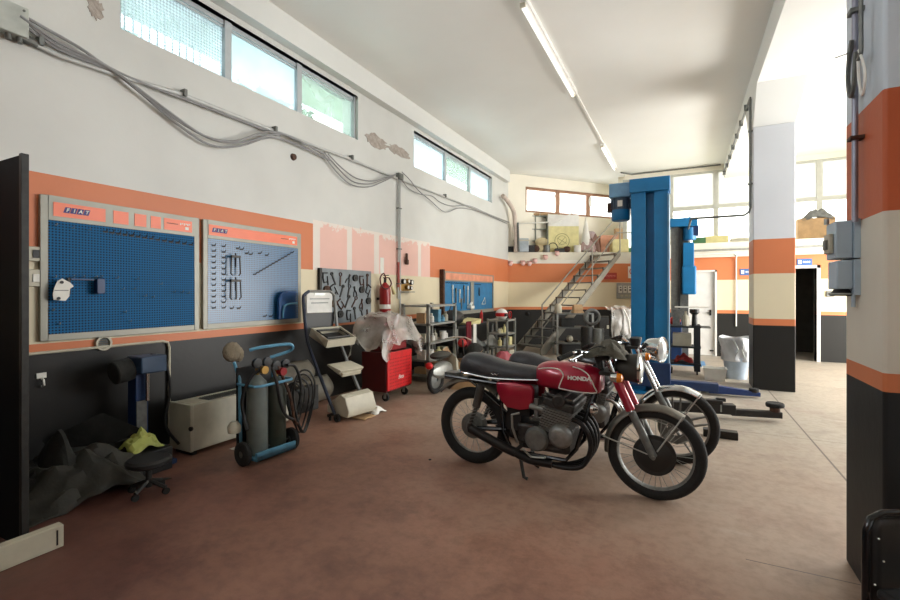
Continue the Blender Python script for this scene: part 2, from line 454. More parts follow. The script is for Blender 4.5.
bp = N.new('ShaderNodeBump'); bp.inputs['Strength'].default_value = 0.12; bp.inputs['Distance'].default_value = 0.01
L.new(fine, bp.inputs['Height']); L.new(bp.outputs['Normal'], b.inputs['Normal'])
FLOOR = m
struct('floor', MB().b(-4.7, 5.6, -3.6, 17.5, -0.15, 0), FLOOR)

LEFTPAINT = band_mat('left_wall_paint', [(0, DADO), (0.985, ORANGE), (1.06, CREAM), (1.76, ORANGE), (2.375, WHITE)],
    wear=0.7, rough=0.42, fade=(LY(313), LY(430), 1.76, 2.37, ((228, 172, 158), (226, 216, 206)),
                    [(LY(313), LY(320)), (LY(347), LY(352)), (LY(374), LY(379)), (LY(418), LY(421))]))
REARPAINT = band_mat('rear_wall_paint', [(0, (36, 35, 32)), (0.985, (214, 130, 84)), (1.06, (232, 218, 184)), (1.75, (214, 130, 84)), (2.28, (230, 226, 214))])  # brighter copy of the hall's bands: rear light put into the colour
COLPAINT = band_mat('column_paint', [(0, DADO), (0.967, ORANGE), (1.065, CREAM), (1.74, ORANGE), (2.255, (214, 216, 220))])
PILPAINT = band_mat('pillar_paint', [(0, (30, 31, 31)), (1.016, ORANGE), (1.098, (214, 206, 190)), (1.81, (190, 92, 52)), (2.345, (204, 212, 220))], wear=1.0, bump=0.3)

wl = MB()
wl.b(XL - 0.3, XL, -3.6, 0.9, 0, 3.4); wl.b(XL - 0.3, XL, 0.9, YC + 0.35, 0, WZ[0]); wl.b(XL - 0.3, XL, -3.6, YC + 0.35, WZ[1], ZC)
wl.b(XL - 0.3, XL, -3.6, -2.9, 3.4, WZ[1]); wl.b(XL - 0.3, XL, 0.9, W1[0], WZ[0], WZ[1]); wl.b(XL - 0.3, XL, W1[1], W2[0], WZ[0], WZ[1]); wl.b(XL - 0.3, XL, W2[1], YC + 0.35, WZ[0], WZ[1])  # the unseen opening behind the camera is added for the fill lamp
struct('wall_left', wl, LEFTPAINT)
tb = MB().b(XL, XL + 0.14, -3.6, YC - 0.25, 4.5, ZC); struct('trim_1', tb, M['white_wall'])

# high windows in the left wall
GW = glass_mat('wired_glass', (0.84, 0.93, 0.96), 0.45, 'wire'); GF = glass_mat('frosted_glass', (0.84, 0.95, 0.98), 0.55); GC = glass_mat('dusty_clear_glass', (0.88, 0.97, 0.92), 0.22)
def left_window(n, y0, y1, cuts, mats):
    fr = MB(); t = 0.05; x0, x1 = XL - 0.13, XL - 0.07
    fr.b(x0, x1, y0, y1, WZ[0], WZ[0] + 0.035); fr.b(x0, x1, y0, y1, WZ[1] - 0.05, WZ[1])
    ys = [y0] + cuts + [y1]
    for i, y in enumerate(ys):
        w_ = 0.035 if i in (0, len(ys) - 1) else 0.085
        a = y if i == 0 else (y - w_ if i == len(ys) - 1 else y - w_ / 2)
        fr.b(x0, x1 + 0.02, a, a + w_, WZ[0], WZ[1])
    o = struct('window_%d' % n, fr, M['win_frame'], bevel=0.004)
    for i in range(len(ys) - 1):
        g = MB().b(XL - 0.105, XL - 0.098, ys[i] + 0.04, ys[i + 1] - 0.04, WZ[0] + 0.03, WZ[1] - 0.04)
        obj('glass_pane', g, mats[i], o)
        # top rail of the opening sash
        obj('sash_rail', MB().b(XL - 0.095, XL - 0.075, ys[i] + 0.045, ys[i + 1] - 0.045, WZ[1] - 0.085, WZ[1] - 0.065), M['win_frame'], o)
left_window(1, W1[0], W1[1], [LY(231.5), LY(302.5)], [GW, GF, GC])
left_window(2, W2[0], W2[1], [LY(447.8), LY(472)], [GF, GC, GF])
# what stands outside those windows: eaves slab, bars and bushes
obj_e = MB().b(XL - 1.0, XL - 0.3, 1.2, 12.0, 4.46, 4.6)
struct('trim_2', obj_e, mat('green_grey_eaves', (150, 170, 140), 0.8))
bars = thing('window_grille', 'upright steel bars outside the nearest high window of the left wall', 'grille', (XL - 0.42, 0, WZ[0] - 0.05))
nb = 13
for i in range(nb):
    y = W1[0] + 0.1 + (LY(229) - W1[0] - 0.15) * i / (nb - 1)
    obj('bar', MB().cyl((0, y, 0.0), (0, y, 0.68), 0.009, n=6), M['grey_metal'], bars)
obj('rail', MB().b(-0.008, 0.008, W1[0], LY(229), 0.66, 0.69), M['grey_metal'], bars); obj('rail', MB().b(-0.008, 0.008, W1[0], LY(229), -0.02, 0.0), M['grey_metal'], bars)

def bush(label, c, r, seed, mt, group=None):
    mb = MB(); rnd = random.Random(seed)
    for i in range(900):
        d = Vector((rnd.gauss(0, 1), rnd.gauss(0, 1), rnd.gauss(0, 1))).normalized() * (0.72 + 0.3 * rnd.random())
        p = Vector((d.x * r[0], d.y * r[1], d.z * r[2])); s = 0.05 + 0.05 * rnd.random()
        u = Vector((rnd.uniform(-1, 1), rnd.uniform(-1, 1), rnd.uniform(-1, 1))).normalized(); v = u.orthogonal().normalized()
        mb.add([p - u * s, p + v * s * 0.5, p + u * s, p - v * s * 0.5], [(0, 1, 2, 3)])
    t = thing('bush', label, 'bush', c, group=group)
    obj('foliage', mb, mt, t); obj('trunk', MB().tube([(0, 0, -c[2] - 0.0), (0.05, 0, -c[2] * 0.5), (0, 0, 0.1)], 0.06, 7), M['rust'], t)
LEAF = mat('leaf_green', (112, 150, 84), 0.7, var=0.25, scale=3)
bush('leafy bush outside the left wall windows, nearest the camera', (XL - 2.2, 3.0, 4.1), (0.8, 1.2, 0.8), 1, LEAF)
bush('leafy bush outside the left wall, seen through the clear third pane', (XL - 2.0, 5.6, 4.2), (0.7, 1.0, 0.9), 2, LEAF)
bush('leafy bush outside the farther group of high windows', (XL - 2.4, 9.5, 4.0), (0.8, 1.5, 0.7), 3, LEAF)
struct('trim_3', MB().b(-9.5, XL - 0.31, -3.6, 14, -0.15, 0), mat('outside_ground', (150, 150, 130), 0.9))

# rear wing: slanting lower wall, mezzanine deck over it, slanting upper wall with brown windows
C0 = Vector((XL, YC, 0)); C1 = Vector((-1.0, 13.93, 0))
dl = (C1 - C0).normalized(); nl = Vector((-dl.y, dl.x, 0))
def slab(p, q, n, th, z0, z1):
    a, b_, c, d = p, q, q + n * th, p + n * th
    return MB().prism([(v.x, v.y) for v in (a, b_, c, d)], 'z', z0, z1)
struct('wall_back_left', slab(C0, C1, nl, 0.2, 0, 2.38), REARPAINT)
struct('wall_back_return', MB().b(-0.62, -0.42, 12.36, 13.9, 0, 2.38), REARPAINT)
DW = 12.14
dw = MB()
D1 = (-0.22, 0.675, 1.98); D2 = (1.72, 2.5, 1.98)
dw.b(-0.62, D1[0], DW, DW + 0.2, 0, 2.3); dw.b(D1[1], D2[0], DW, DW + 0.2, 0, 2.3); dw.b(D2[1], 5.0, DW, DW + 0.2, 0, 2.3)
dw.b(D1[0], D1[1], DW, DW + 0.2, D1[2], 2.3); dw.b(D2[0], D2[1], DW, DW + 0.2, D2[2], 2.3)
struct('wall_back_right', dw, REARPAINT)
# mezzanine deck
du = Vector((0.65, 0.76, 0)).normalized(); U1 = C0 + du * 4.3
deck = MB().prism([(C0.x, C0.y), (C1.x, C1.y), (-0.62, C1.y), (-0.62, DW - 0.06), (5.0, DW - 0.06), (5.0, 14.0), (U1.x, 14.0), (U1.x, U1.y)], 'z', 2.38, 2.6)
DECKP = mat('pale_concrete_edge', (232, 226, 208), 0.7, var=0.08, scale=2)  # lightened so the tone carries the brightness of the rear
struct('trim_4', deck, DECKP)
struct('trim_5', MB().b(-0.62, 5.0, DW - 0.1, DW + 0.02, 2.27, 2.6), DECKP)
# upper rear-left wall with three windows
def upt(px, z0=0):                           # distance along the upper slanting wall seen at a picture column
    r = (px - CX) / F
    # lat = r*dep
    a = C0.x * CA + C0.y * SA - r * (-C0.x * SA + C0.y * CA)
    b_ = du.x * CA + du.y * SA - r * (-du.x * SA + du.y * CA)
    return -a / b_
nu_ = Vector((-du.y, du.x, 0))
A0, A1 = upt(525.5), upt(614) + 0.75
uz = (3.77, 4.5)
def useg(t0, t1, z0, z1, off=0.0, th=0.2): return slab(C0 + du * t0 + nu_ * off, C0 + du * t1 + nu_ * off, nu_, th, z0, z1)
def join(*ms):
    o = MB()
    for k in ms: o.add(k.v, k.f)
    return o
UP = mat('cream_plaster', (240, 234, 218), 0.75, var=0.05, scale=0.8)  # raised tone, rear light painted into the plaster
struct('wall_back_upper_left', join(useg(0, 4.3, 2.6, uz[0]), useg(0, 4.3, uz[1], ZC), useg(0, A0, uz[0], uz[1]), useg(A1, 4.3, uz[0], uz[1])), UP)
cuts = [upt(558.5), upt(589)]
fr = join(useg(A0, A1, uz[0], uz[0] + 0.06, 0.03, 0.06), useg(A0, A1, uz[1] - 0.07, uz[1], 0.03, 0.06), useg(A0, A0 + 0.06, uz[0], uz[1], 0.03, 0.06), useg(A1 - 0.06, A1, uz[0], uz[1], 0.03, 0.06),
          *[useg(c - 0.06, c + 0.06, uz[0], uz[1], 0.02, 0.07) for c in cuts])
wf = struct('window_3', fr, M['wood_frame'])
GB = glass_mat('bright_glass', (0.97, 0.96, 0.92), 0.3)
ee = [A0] + cuts + [A1]
for i in range(3):
    obj('glass_pane', useg(ee[i] + 0.06, ee[i + 1] - 0.06, uz[0] + 0.05, uz[1] - 0.06, 0.06, 0.008), GB, wf)
struct('wall_back_corner', MB().b(U1.x - 0.1, U1.x + 0.1, 14.08, U1.y + 0.1, 2.6, ZC), UP)
# rear glazing above the doors
GY = 13.9
mull = [-1.5, -0.32, 0.75, 1.84, 2.92, 4.0, 5.0]
gz0, gz1, gzm = 2.68, 4.68, 3.73
g = MB()
g.b(mull[0], mull[-1], GY, GY + 0.08, gz1 - 0.05, gz1); g.b(mull[0], mull[-1], GY, GY + 0.08, gz0, gz0 + 0.06); g.b(mull[0], mull[-1], GY, GY + 0.08, gzm - 0.05, gzm + 0.05)
for x in mull: g.b(x - 0.055, x + 0.055, GY - 0.01, GY + 0.09, gz0, gz1)
wf = struct('window_4', g, M['win_frame_w'])
GR1 = glass_mat('milky_glass', (0.42, 0.42, 0.40), 0.85); GR2 = glass_mat('pale_glass', (0.85, 0.85, 0.82), 0.35)
for i in range(len(mull) - 1):
    for j, (a, c) in enumerate(((gz0 + 0.06, gzm - 0.05), (gzm + 0.05, gz1 - 0.05))):
        obj('glass_pane', MB().b(mull[i] + 0.055, mull[i + 1] - 0.055, GY + 0.03, GY + 0.038, a, c), GR1 if j else GR2, wf)
struct('wall_back_upper_right', MB().b(mull[0], 5.0, GY - 0.02, GY + 0.16, 2.6, gz0).b(mull[0], 5.0, GY - 0.02, GY + 0.16, gz1, ZC), UP)
# right-hand and rear enclosure of the hall (gate openings left open to the day)
wr = MB(); x0, x1 = 5.0, 5.2
wr.b(x0, x1, -3.6, 7.5, 0, 2.85); wr.b(x0, x1, 7.5, 11.7, 2.5, 2.85); wr.b(x0, x1, 11.7, 14, 0, 2.85); wr.b(x0, x1, -3.6, 2.0, 2.85, ZC); wr.b(x0, x1, 10.0, 14, 2.85, ZC); wr.b(x0, x1, 2.0, 10.0, 4.15, ZC)
struct('wall_right', wr, REARPAINT)
wb = MB(); wb.b(-4.7, 3.2, -3.7, -3.6, 0, ZC); wb.b(4.2, 5.2, -3.7, -3.6, 0, ZC); wb.b(3.2, 4.2, -3.7, -3.6, 2.2, ZC)
struct('wall_front', wb, REARPAINT)
struct('ceiling', MB().b(-5.4, 5.6, -3.7, 17.5, ZC, ZC + 0.2), M['ceiling'])
# beam, haunch and column
BX = (0.93, 1.52)
struct('trim_6', MB().b(BX[0], BX[1], -3.6, 13.88, 4.45, ZC), M['ceiling'])
cl = MB(); CY = (8.22, 8.74)
cl.b(0.93, 1.45, CY[0], CY[1], 0, 3.95)
struct('column', cl, COLPAINT, bevel=0.012)
hc = MB()
hc.add([(0.93, CY[0], 3.95), (1.45, CY[0], 3.95), (1.45, CY[1], 3.95), (0.93, CY[1], 3.95),
        (0.93, CY[0] - 0.42, 4.45), (1.52, CY[0] - 0.42, 4.45), (1.52, CY[1] + 0.42, 4.45), (0.93, CY[1] + 0.42, 4.45)],
       [(0, 1, 2, 3), (4, 5, 6, 7), (0, 1, 5, 4), (1, 2, 6, 5), (2, 3, 7, 6), (3, 0, 4, 7)])
struct('trim_7', hc, M['ceiling'])
struct('pillar', MB().b(0.78, 1.42, 2.65, 3.18, 0, 4.45), PILPAINT, bevel=0.015)
# chipped plaster at the column foot
# doors
dr = struct('door_1', MB().b(D1[0] + 0.04, D1[1] - 0.04, DW + 0.04, DW + 0.09, 0.01, D1[2] - 0.03), M['white_paint'], bevel=0.004)
fr = MB(); fr.b(D1[0], D1[0] + 0.04, DW - 0.02, DW + 0.12, 0, D1[2]); fr.b(D1[1] - 0.04, D1[1], DW - 0.02, DW + 0.12, 0, D1[2]); fr.b(D1[0], D1[1], DW - 0.02, DW + 0.12, D1[2] - 0.04, D1[2])
obj('door_frame', fr, M['white_paint'], dr)
obj('door_handle', MB().b(D1[1] - 0.2, D1[1] - 0.12, DW - 0.03, DW + 0.05, 0.98, 1.0).b(D1[1] - 0.15, D1[1] - 0.11, DW + 0.02, DW + 0.05, 0.93, 1.06), M['black'], dr)
obj('lock', MB().cyl((0.22, DW + 0.02, 1.5), (0.22, DW + 0.05, 1.5), 0.018), M['dull_metal'], dr)
obj('kick_bolt', MB().b(D1[1] - 0.14, D1[1] - 0.06, DW + 0.02, DW + 0.05, 0.1, 0.13), M['black'], dr)
fr = MB(); fr.b(D2[0] - 0.06, D2[0], DW - 0.03, DW + 0.22, 0, D2[2] + 0.06); fr.b(D2[1], D2[1] + 0.06, DW - 0.03, DW + 0.22, 0, D2[2] + 0.06); fr.b(D2[0] - 0.06, D2[1] + 0.06, DW - 0.03, DW + 0.22, D2[2], D2[2] + 0.06)
d2 = struct('door_2', fr, M['white_paint'])
lf = MB(); lf.M = Matrix.Translation((D2[0] + 0.01, DW + 0.2, 0)) @ Matrix.Rotation(R(62), 4, 'Z'); lf.b(0, 0.72, 0, 0.04, 0.02, 1.95)
dk = mat('dark_brown_door', (78, 74, 70), 0.5)
lf_o = obj('door_leaf', lf, dk, d2)
h_ = MB(); h_.M = lf.M; h_.b(0.62, 0.68, -0.04, 0.08, 1.0, 1.02); obj('door_handle', h_, M['chrome'], d2)
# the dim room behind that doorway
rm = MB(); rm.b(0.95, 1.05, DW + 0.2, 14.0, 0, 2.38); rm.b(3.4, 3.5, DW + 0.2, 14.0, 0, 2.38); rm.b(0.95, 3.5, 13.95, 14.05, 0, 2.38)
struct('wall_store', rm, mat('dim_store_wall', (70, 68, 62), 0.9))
# ================================================================== THINGS ON THE LEFT WALL
PEG = bpy.data.materials.new('perforated_blue_panel'); PEG.use_nodes = True
def pegmat(m, c, rough, metal):
    N = m.node_tree.nodes; L = m.node_tree.links; b = N['Principled BSDF']
    b.inputs['Roughness'].default_value = rough; b.inputs['Metallic'].default_value = metal
    tc = N.new('ShaderNodeTexCoord'); sep = N.new('ShaderNodeSeparateXYZ'); L.new(tc.outputs['Object'], sep.inputs[0])
    def cell(o):
        a = math_node(N, L, 'MULTIPLY', o, 1 / 0.022); a = math_node(N, L, 'FRACT', a); a = math_node(N, L, 'SUBTRACT', a, 0.5); return math_node(N, L, 'POWER', math_node(N, L, 'ABSOLUTE', a), 2)
    d = math_node(N, L, 'ADD', cell(sep.outputs[1]), cell(sep.outputs[2]))
    h = math_node(N, L, 'LESS_THAN', d, 0.08)
    mx = N.new('ShaderNodeMix'); mx.data_type = 'RGBA'; L.new(h, mx.inputs['Factor']); mx.inputs['A'].default_value = srgb(*c); mx.inputs['B'].default_value = srgb(10, 24, 40)
    L.new(mx.outputs['Result'], b.inputs['Base Color'])
pegmat(PEG, (18, 92, 140), 0.65, 0.0)
PEG.node_tree.nodes['Principled BSDF'].inputs['Specular IOR Level'].default_value = 0.2
PEG2 = bpy.data.materials.new('glossy_perforated_panel'); PEG2.use_nodes = True
pegmat(PEG2, (34, 96, 140), 0.36, 0.0)
PEG2.node_tree.nodes['Principled BSDF'].inputs['Specular IOR Level'].default_value = 0.6
PEG2.node_tree.nodes['Principled BSDF'].inputs['Coat Weight'].default_value = 0.25
PEG2.node_tree.nodes['Principled BSDF'].inputs['Coat Roughness'].default_value = 0.3
M['board_frame'] = mat('grey_enamel_frame', (150, 148, 136), 0.45, 0.2, var=0.06, scale=5)

def pegboard(label, y0, y1, z0, z1, hooks, first):
    t = thing('pegboard', label, 'tool board', (XL + 0.004, y0, z0), group='blue perforated tool boards')
    W, H = y1 - y0, z1 - z0
    fr = MB(); th = 0.032; a = 0.05
    fr.b(0, th, 0, a, 0, H); fr.b(0, th, W - a, W, 0, H); fr.b(0, th, a, W - a, 0, a); fr.b(0, th, a, W - a, H - 0.19, H)
    obj('frame', fr, M['board_frame'], t, bevel=0.003)
    obj('perforated_panel', MB().b(0.005, 0.03, a, W - a, a, H - 0.19), PEG if first else PEG2, t)
    sg = MB(); x0, x1 = th, th + 0.004; zz0, zz1 = H - 0.155, H - 0.045
    segs = [(0.08, 0.38), (0.42, 0.52), (0.56, 0.66), (0.69, 0.79), (0.82, W - 0.08)] if first else [(0.08, W - 0.07)]
    segs = [(0.08, 0.44), (0.5, 0.62), (0.67, 0.77), (0.81, 0.9), (0.93, W - 0.08)] if first else [(0.06, W - 0.07)]
    for (p, q) in segs: sg.b(x0, x1, p, q, zz0, zz1)
    hd = obj('header_strip', sg, M['logo_orange'], t, label='orange header strip with maker lettering')
    # logo: four slanted dark plates with white letters
    ly = 0.15 if first else 0.1
    for i, ch in enumerate('FIAT'):
        y = ly + i * 0.044; s = 0.007
        obj('logo_plate', MB().add([(x1 + 0.002, y - s, zz0 + 0.035), (x1 + 0.002, y + 0.039 - s, zz0 + 0.035), (x1 + 0.002, y + 0.039 + s, zz0 + 0.08), (x1 + 0.002, y + s, zz0 + 0.08),
             (x1, y - s, zz0 + 0.035), (x1, y + 0.039 - s, zz0 + 0.035), (x1, y + 0.039 + s, zz0 + 0.08), (x1, y + s, zz0 + 0.08)],
            [(0, 1, 2, 3), (7, 6, 5, 4), (0, 4, 5, 1), (1, 5, 6, 2), (2, 6, 7, 3), (3, 7, 4, 0)]), M['navy'], hd)
        text_part('letter', ch, 0.038, M['paper'], hd, (x1 + 0.003, y + 0.0195, zz0 + 0.057), (R(90), 0, R(90)), shear=0.25, bold=0.0012)
    ln = MB().b(x1, x1 + 0.001, W - 0.33, W - 0.22, zz0 + 0.062, zz0 + 0.068)
    obj('printed_line', ln, M['rust'], hd)
    mk = MB()
    for i in range(6): mk.b(x1, x1 + 0.0015, W - 0.2 + i * 0.018, W - 0.19 + i * 0.018, zz0 + 0.062 + 0.008 * (i % 2), zz0 + 0.082)
    mk.b(x1, x1 + 0.0015, W - 0.15, W - 0.115, zz0 + 0.02, zz0 + 0.048)
    obj('printed_marks', mk, M['paper'], hd)
    for (py, pz, k) in hooks:
        h = MB()
        if k == 0: h.tube([(0.03, py, pz), (0.065, py, pz - 0.002), (0.075, py, pz + 0.012)], 0.0035, 5)
        else:
            h.b(0.03, 0.036, py - 0.006, py + 0.03, pz - 0.012, pz + 0.004); h.tube([(0.034, py + 0.01, pz), (0.06, py + 0.01, pz), (0.07, py + 0.01, pz + 0.02)], 0.004, 5)
        obj('hook', h, M['grey_metal'] if k == 0 else M['black'], t)
    return t
def bw(px, py, y0, z0):
    p = onX(px, py, XL + 0.04); return (p.y - y0, p.z - z0)
B1 = (LY(38) + 0.0, LY(198) - 0.01, 1.08, 2.205); B2 = (LY(201), LY(299), 1.08, 2.205)
hk = []
for (px, py) in [(55, 225), (72, 228), (88, 230), (54, 277), (72, 277), (82, 277), (95, 277), (100, 277), (116, 278), (136, 279), (122, 289), (133, 289), (144, 296), (152, 297), (160, 284), (173, 292), (181, 292), (187, 293), (52, 310), (58, 324), (124, 312), (129, 321)]:
    hk.append(bw(px, py, B1[0], B1[2]) + (0,))
for i in range(14): hk.append(bw(104 + i * 6.6, 231 + i * 1.02, B1[0], B1[2]) + (1,))
pegboard('blue perforated tool board with empty hooks, left of the pair and nearest the camera', *B1, hk, True)
hk = []
for i in range(12):
    hk.append(bw(213, 245 + i * 5.7, B2[0], B2[2]) + (1,)); hk.append(bw(223, 246 + i * 5.6, B2[0], B2[2]) + (1,))
for i in range(13): hk.append(bw(254 + i * 3.1, 274 - i * 1.8, B2[0], B2[2]) + (1,))
for (px, py) in [(237, 248), (241, 249), (246, 253), (250, 254), (259, 253), (266, 255), (231, 308), (238, 308), (264, 316), (270, 316)]: hk.append(bw(px, py, B2[0], B2[2]) + (1,))
pegboard('shiny blue perforated tool board with two pullers and many small hooks, right of the pair', *B2, hk, False)
def wallp(px, py, off=0.0): return onX(px, py, XL + off)
# gear pullers hanging there
for k, (px, py, w_) in enumerate(((234.5, 256, 1.0), (234.5, 280, 1.15))):
    p = wallp(px, py, 0.06)
    t = thing('gear_puller', ['two-jaw gear puller, upper of the two on the shiny blue board', 'three-jaw gear puller, lower of the two on the shiny blue board'][k], 'puller', (p.x + 0.02, p.y, p.z), group='gear pullers')
    obj('spindle', MB().cyl((0, 0, 0.03), (0, 0, -0.12), 0.008, n=8).b(-0.012, 0.012, -0.055 * w_, 0.055 * w_, -0.02, 0.005), M['black'], t)
    for s in ((-1, 1) if k == 0 else (-1, 0.1, 1)):
        obj('jaw', MB().tube([(0, s * 0.05 * w_, 0), (0, s * 0.055 * w_, -0.1), (0, s * 0.06 * w_, -0.19), (0, s * 0.04 * w_, -0.21)], 0.008, 6), M['black'], t)
# white sector gauge plate and holder on the first board
p = wallp(62, 290, 0.085)
t = thing('protractor_gauge', 'white sector-shaped gauge plate hung on the left blue board', 'gauge', (p.x, p.y, p.z))
pl = [(-0.055, -0.075), (0.02, -0.085), (0.045, -0.05), (0.05, 0.01), (0.075, 0.03), (0.05, 0.06), (0.0, 0.09), (-0.03, 0.07), (-0.05, 0.02), (-0.06, -0.03)]
pl = [(y, z) for (y, z) in pl]
obj('plate', MB().prism(pl, 'x', 0, 0.006), M['paper'], t)
for (y, z) in ((-0.005, 0.06), (-0.025, -0.065)): obj('rivet', MB().cyl((0.004, y, z), (0.012, y, z), 0.012, n=12), M['black'], t)
obj('scale_line', MB().b(0.006, 0.008, -0.05, 0.04, -0.006, 0.0), M['dull_metal'], t)
p = wallp(87, 287, 0.05)
t = thing('tool_holder', 'dark folded sheet holder beside the white gauge plate', 'holder', (p.x, p.y, p.z))
obj('bar', MB().b(0, 0.03, -0.12, 0.05, 0.055, 0.065), M['blue_dark'], t); obj('pocket', MB().b(0, 0.05, 0.05, 0.11, -0.055, 0.07), M['blue_dark'], t, bevel=0.004)
obj('clip', MB().b(0, 0.02, -0.14, -0.12, -0.06, 0.07), M['black'], t)
# rounded dark blue panel modelled for an unidentified shape on the second board
p = wallp(286, 305, 0.06)
t = thing('rounded_blue_panel', 'dark blue round-cornered panel set low on the shiny board', 'cover', (p.x, p.y, p.z))
rc = [(-0.15, -0.17), (0.13, -0.17), (0.13, 0.17), (-0.04, 0.17), (-0.1, 0.15), (-0.14, 0.09)]
obj('shell', MB().prism(rc, 'x', 0, 0.04), mat('cobalt_plastic', (16, 72, 128), 0.35), t, bevel=0.008)
obj('grip', MB().tube([(0.055, -0.1, -0.15), (0.06, -0.09, -0.03), (0.06, -0.03, 0.01), (0.06, 0.12, 0.02)], 0.012, 8, curve=4), M['blue_light'], t)
# light switches beside the first board
for k, (py, h_) in enumerate(((254, 0.11), (278, 0.13))):
    p = wallp(34, py, 0.0)
    t = thing('light_switch', ['white wall switch box left of the blue board, upper one', 'white wall switch box left of the blue board, lower one'][k], 'switch', (XL, p.y, p.z), group='wall switches beside the board')
    obj('box', MB().b(0, 0.03, -0.045, 0.045, -h_ / 2, h_ / 2), M['off_white'], t, bevel=0.004)
    obj('rocker', MB().b(0.03, 0.038, -0.02, 0.02, -0.03, 0.03), M['black'] if k == 0 else M['paper'], t, bevel=0.002)
# round vent ring
p = wallp(102.5, 343, 0)
t = thing('vent_ring', 'round pale vent ring on the orange stripe below the blue board', 'vent', (XL, p.y, p.z))
obj('rim', MB().lathe([(0.046, 0), (0.046, 0.03), (0.062, 0.03), (0.066, 0.0)], axis='x', n=28), M['off_white'], t)
for i in range(5):
    z = -0.03 + i * 0.015; hw = math.sqrt(0.046 ** 2 - z * z)
    obj('louvre', MB().b(0.004, 0.014, -hw, hw, z - 0.003, z + 0.003), M['dull_metal'], t)
# conduit below the boards
z = wallp(100, 348).z; yb = wallp(168, 343).y
tag(obj('wall_conduit', MB().tube([(XL + 0.02, 1.5, 0.99), (XL + 0.02, yb - 0.06, 0.995), (XL + 0.02, yb - 0.015, 0.98), (XL + 0.02, yb, 0.93), (XL + 0.02, yb, 0.12)], 0.012, 8), M['off_white']),
    'thin pale conduit under the blue boards, bending down before the convector', 'conduit')
p = wallp(41, 378)
t = thing('hose_bracket', 'small white hose bracket on the dark dado, low at the far left', 'bracket', (XL, p.y, p.z))
obj('plate', MB().b(0, 0.012, -0.03, 0.03, 0.0, 0.04), M['paper'], t); obj('peg', MB().tube([(0.01, 0, 0), (0.04, 0, -0.01), (0.05, 0, -0.05), (0.02, 0, -0.06)], 0.008, 6), M['paper'], t)
# small round box on upper wall
p = wallp(293, 157)
tag(obj('wall_junction', MB().lathe([(0, 0.03), (0.035, 0.03), (0.045, 0.0)], axis='x', n=16), M['rust'], loc=(XL, p.y, p.z)), 'small rusty round cap on the white wall below the cable loops', 'cap')

# upper pipe run with cable bundle
def wy(pts, off=0.03): return [wallp(a, b_, off) for a, b_ in pts]
t = thing('conduit_pipe', 'long grey conduit pipe running along the upper left wall', 'pipe', (0, 0, 0))
pipe = wy([(20, 37), (60, 56), (120, 76), (181, 94), (272, 130), (350, 159), (396, 178), (440, 195), (509, 222)], 0.035)
zz = [q.z for q in pipe]
obj('pipe', MB().tube(pipe, 0.021, 8), M['pale_pipe'], t)
for px, py in ((37, 43), (181, 94), (272, 130), (349, 158), (396, 178), (443, 196)):
    q = wallp(px, py, 0.0)
    obj('clamp', MB().box((q.x + 0.045, q.y, q.z), (0.07, 0.03, 0.065)), M['dull_metal'], t)
q = wallp(18, 34)
obj('sleeve', MB().tube(wy([(18, 35), (37, 44)], 0.035), 0.034, 8), M['dull_metal'], t)
def cables(name, label, runs, r, m, group=None, cat='cable'):
    for i, pts in enumerate(runs):
        tag(obj(name, MB().tube(wy(pts, 0.05 + 0.012 * i), r, 6, curve=5), m), label[i] if isinstance(label, list) else label, cat, group)
cb = mat('grey_cable_sheath', (150, 150, 150), 0.6, var=0.08)
cables('cable', ['thick grey cable leaving the box at the top left corner, uppermost', 'grey cable sagging deepest in the first loop along the upper left wall', 'grey cable in the middle of the first loop along the upper left wall', 'grey cable sagging least in the first loop along the upper left wall'], [
    [(20, 14), (45, 28), (80, 48), (110, 68), (150, 86), (200, 105), (280, 136)],
    [(20, 22), (60, 50), (110, 70), (135, 88), (175, 122), (210, 145), (240, 146), (278, 138), (330, 160)],
    [(22, 18), (58, 46), (108, 68), (140, 92), (180, 122), (215, 140), (245, 142), (282, 134), (320, 152)],
    [(20, 16), (58, 42), (106, 66), (132, 84), (172, 114), (205, 136), (235, 141), (276, 132), (324, 154)]], 0.012, cb, 'cables hanging along the pipe')
cables('cable', ['grey cable sagging deepest in the second loop before the riser pipes', 'grey cable in the middle of the second loop before the riser pipes', 'grey cable sagging least in the second loop before the riser pipes'], [
    [(322, 152), (335, 170), (350, 184), (368, 187), (382, 182), (394, 176)], [(324, 152), (338, 168), (352, 181), (368, 184), (382, 180), (395, 175)], [(328, 154), (342, 168), (356, 178), (372, 181), (384, 178), (396, 174)]], 0.009, cb, 'cables hanging along the pipe')
cables('cable', ['grey cable looping right of the riser pipes, upper', 'grey cable looping right of the riser pipes, lower'], [
    [(400, 176), (408, 188), (420, 194), (432, 196), (440, 202), (452, 206), (470, 206), (490, 215), (508, 222)], [(402, 172), (410, 180), (418, 190), (430, 200), (445, 212), (460, 208), (480, 212), (508, 224)]], 0.009, cb, 'cables hanging along the pipe')
q = wallp(6, 20)
t = thing('junction_box', 'pale grey junction box with pipe stubs at the top left corner', 'box', (XL, q.y, q.z))
obj('body', MB().b(0, 0.09, -0.16, 0.1, -0.11, 0.11), mat('pale_grey_box', (186, 190, 182), 0.5), t, bevel=0.006)
obj('lid_screw', MB().cyl((0.09, 0.07, 0.08), (0.095, 0.07, 0.08), 0.008), M['dull_metal'], t)
obj('gland', MB().cyl((0.04, 0.06, -0.11), (0.04, 0.06, -0.15), 0.02), M['dull_metal'], t); obj('gland', MB().cyl((0.04, 0.0, -0.11), (0.04, 0.0, -0.15), 0.02), M['dull_metal'], t)

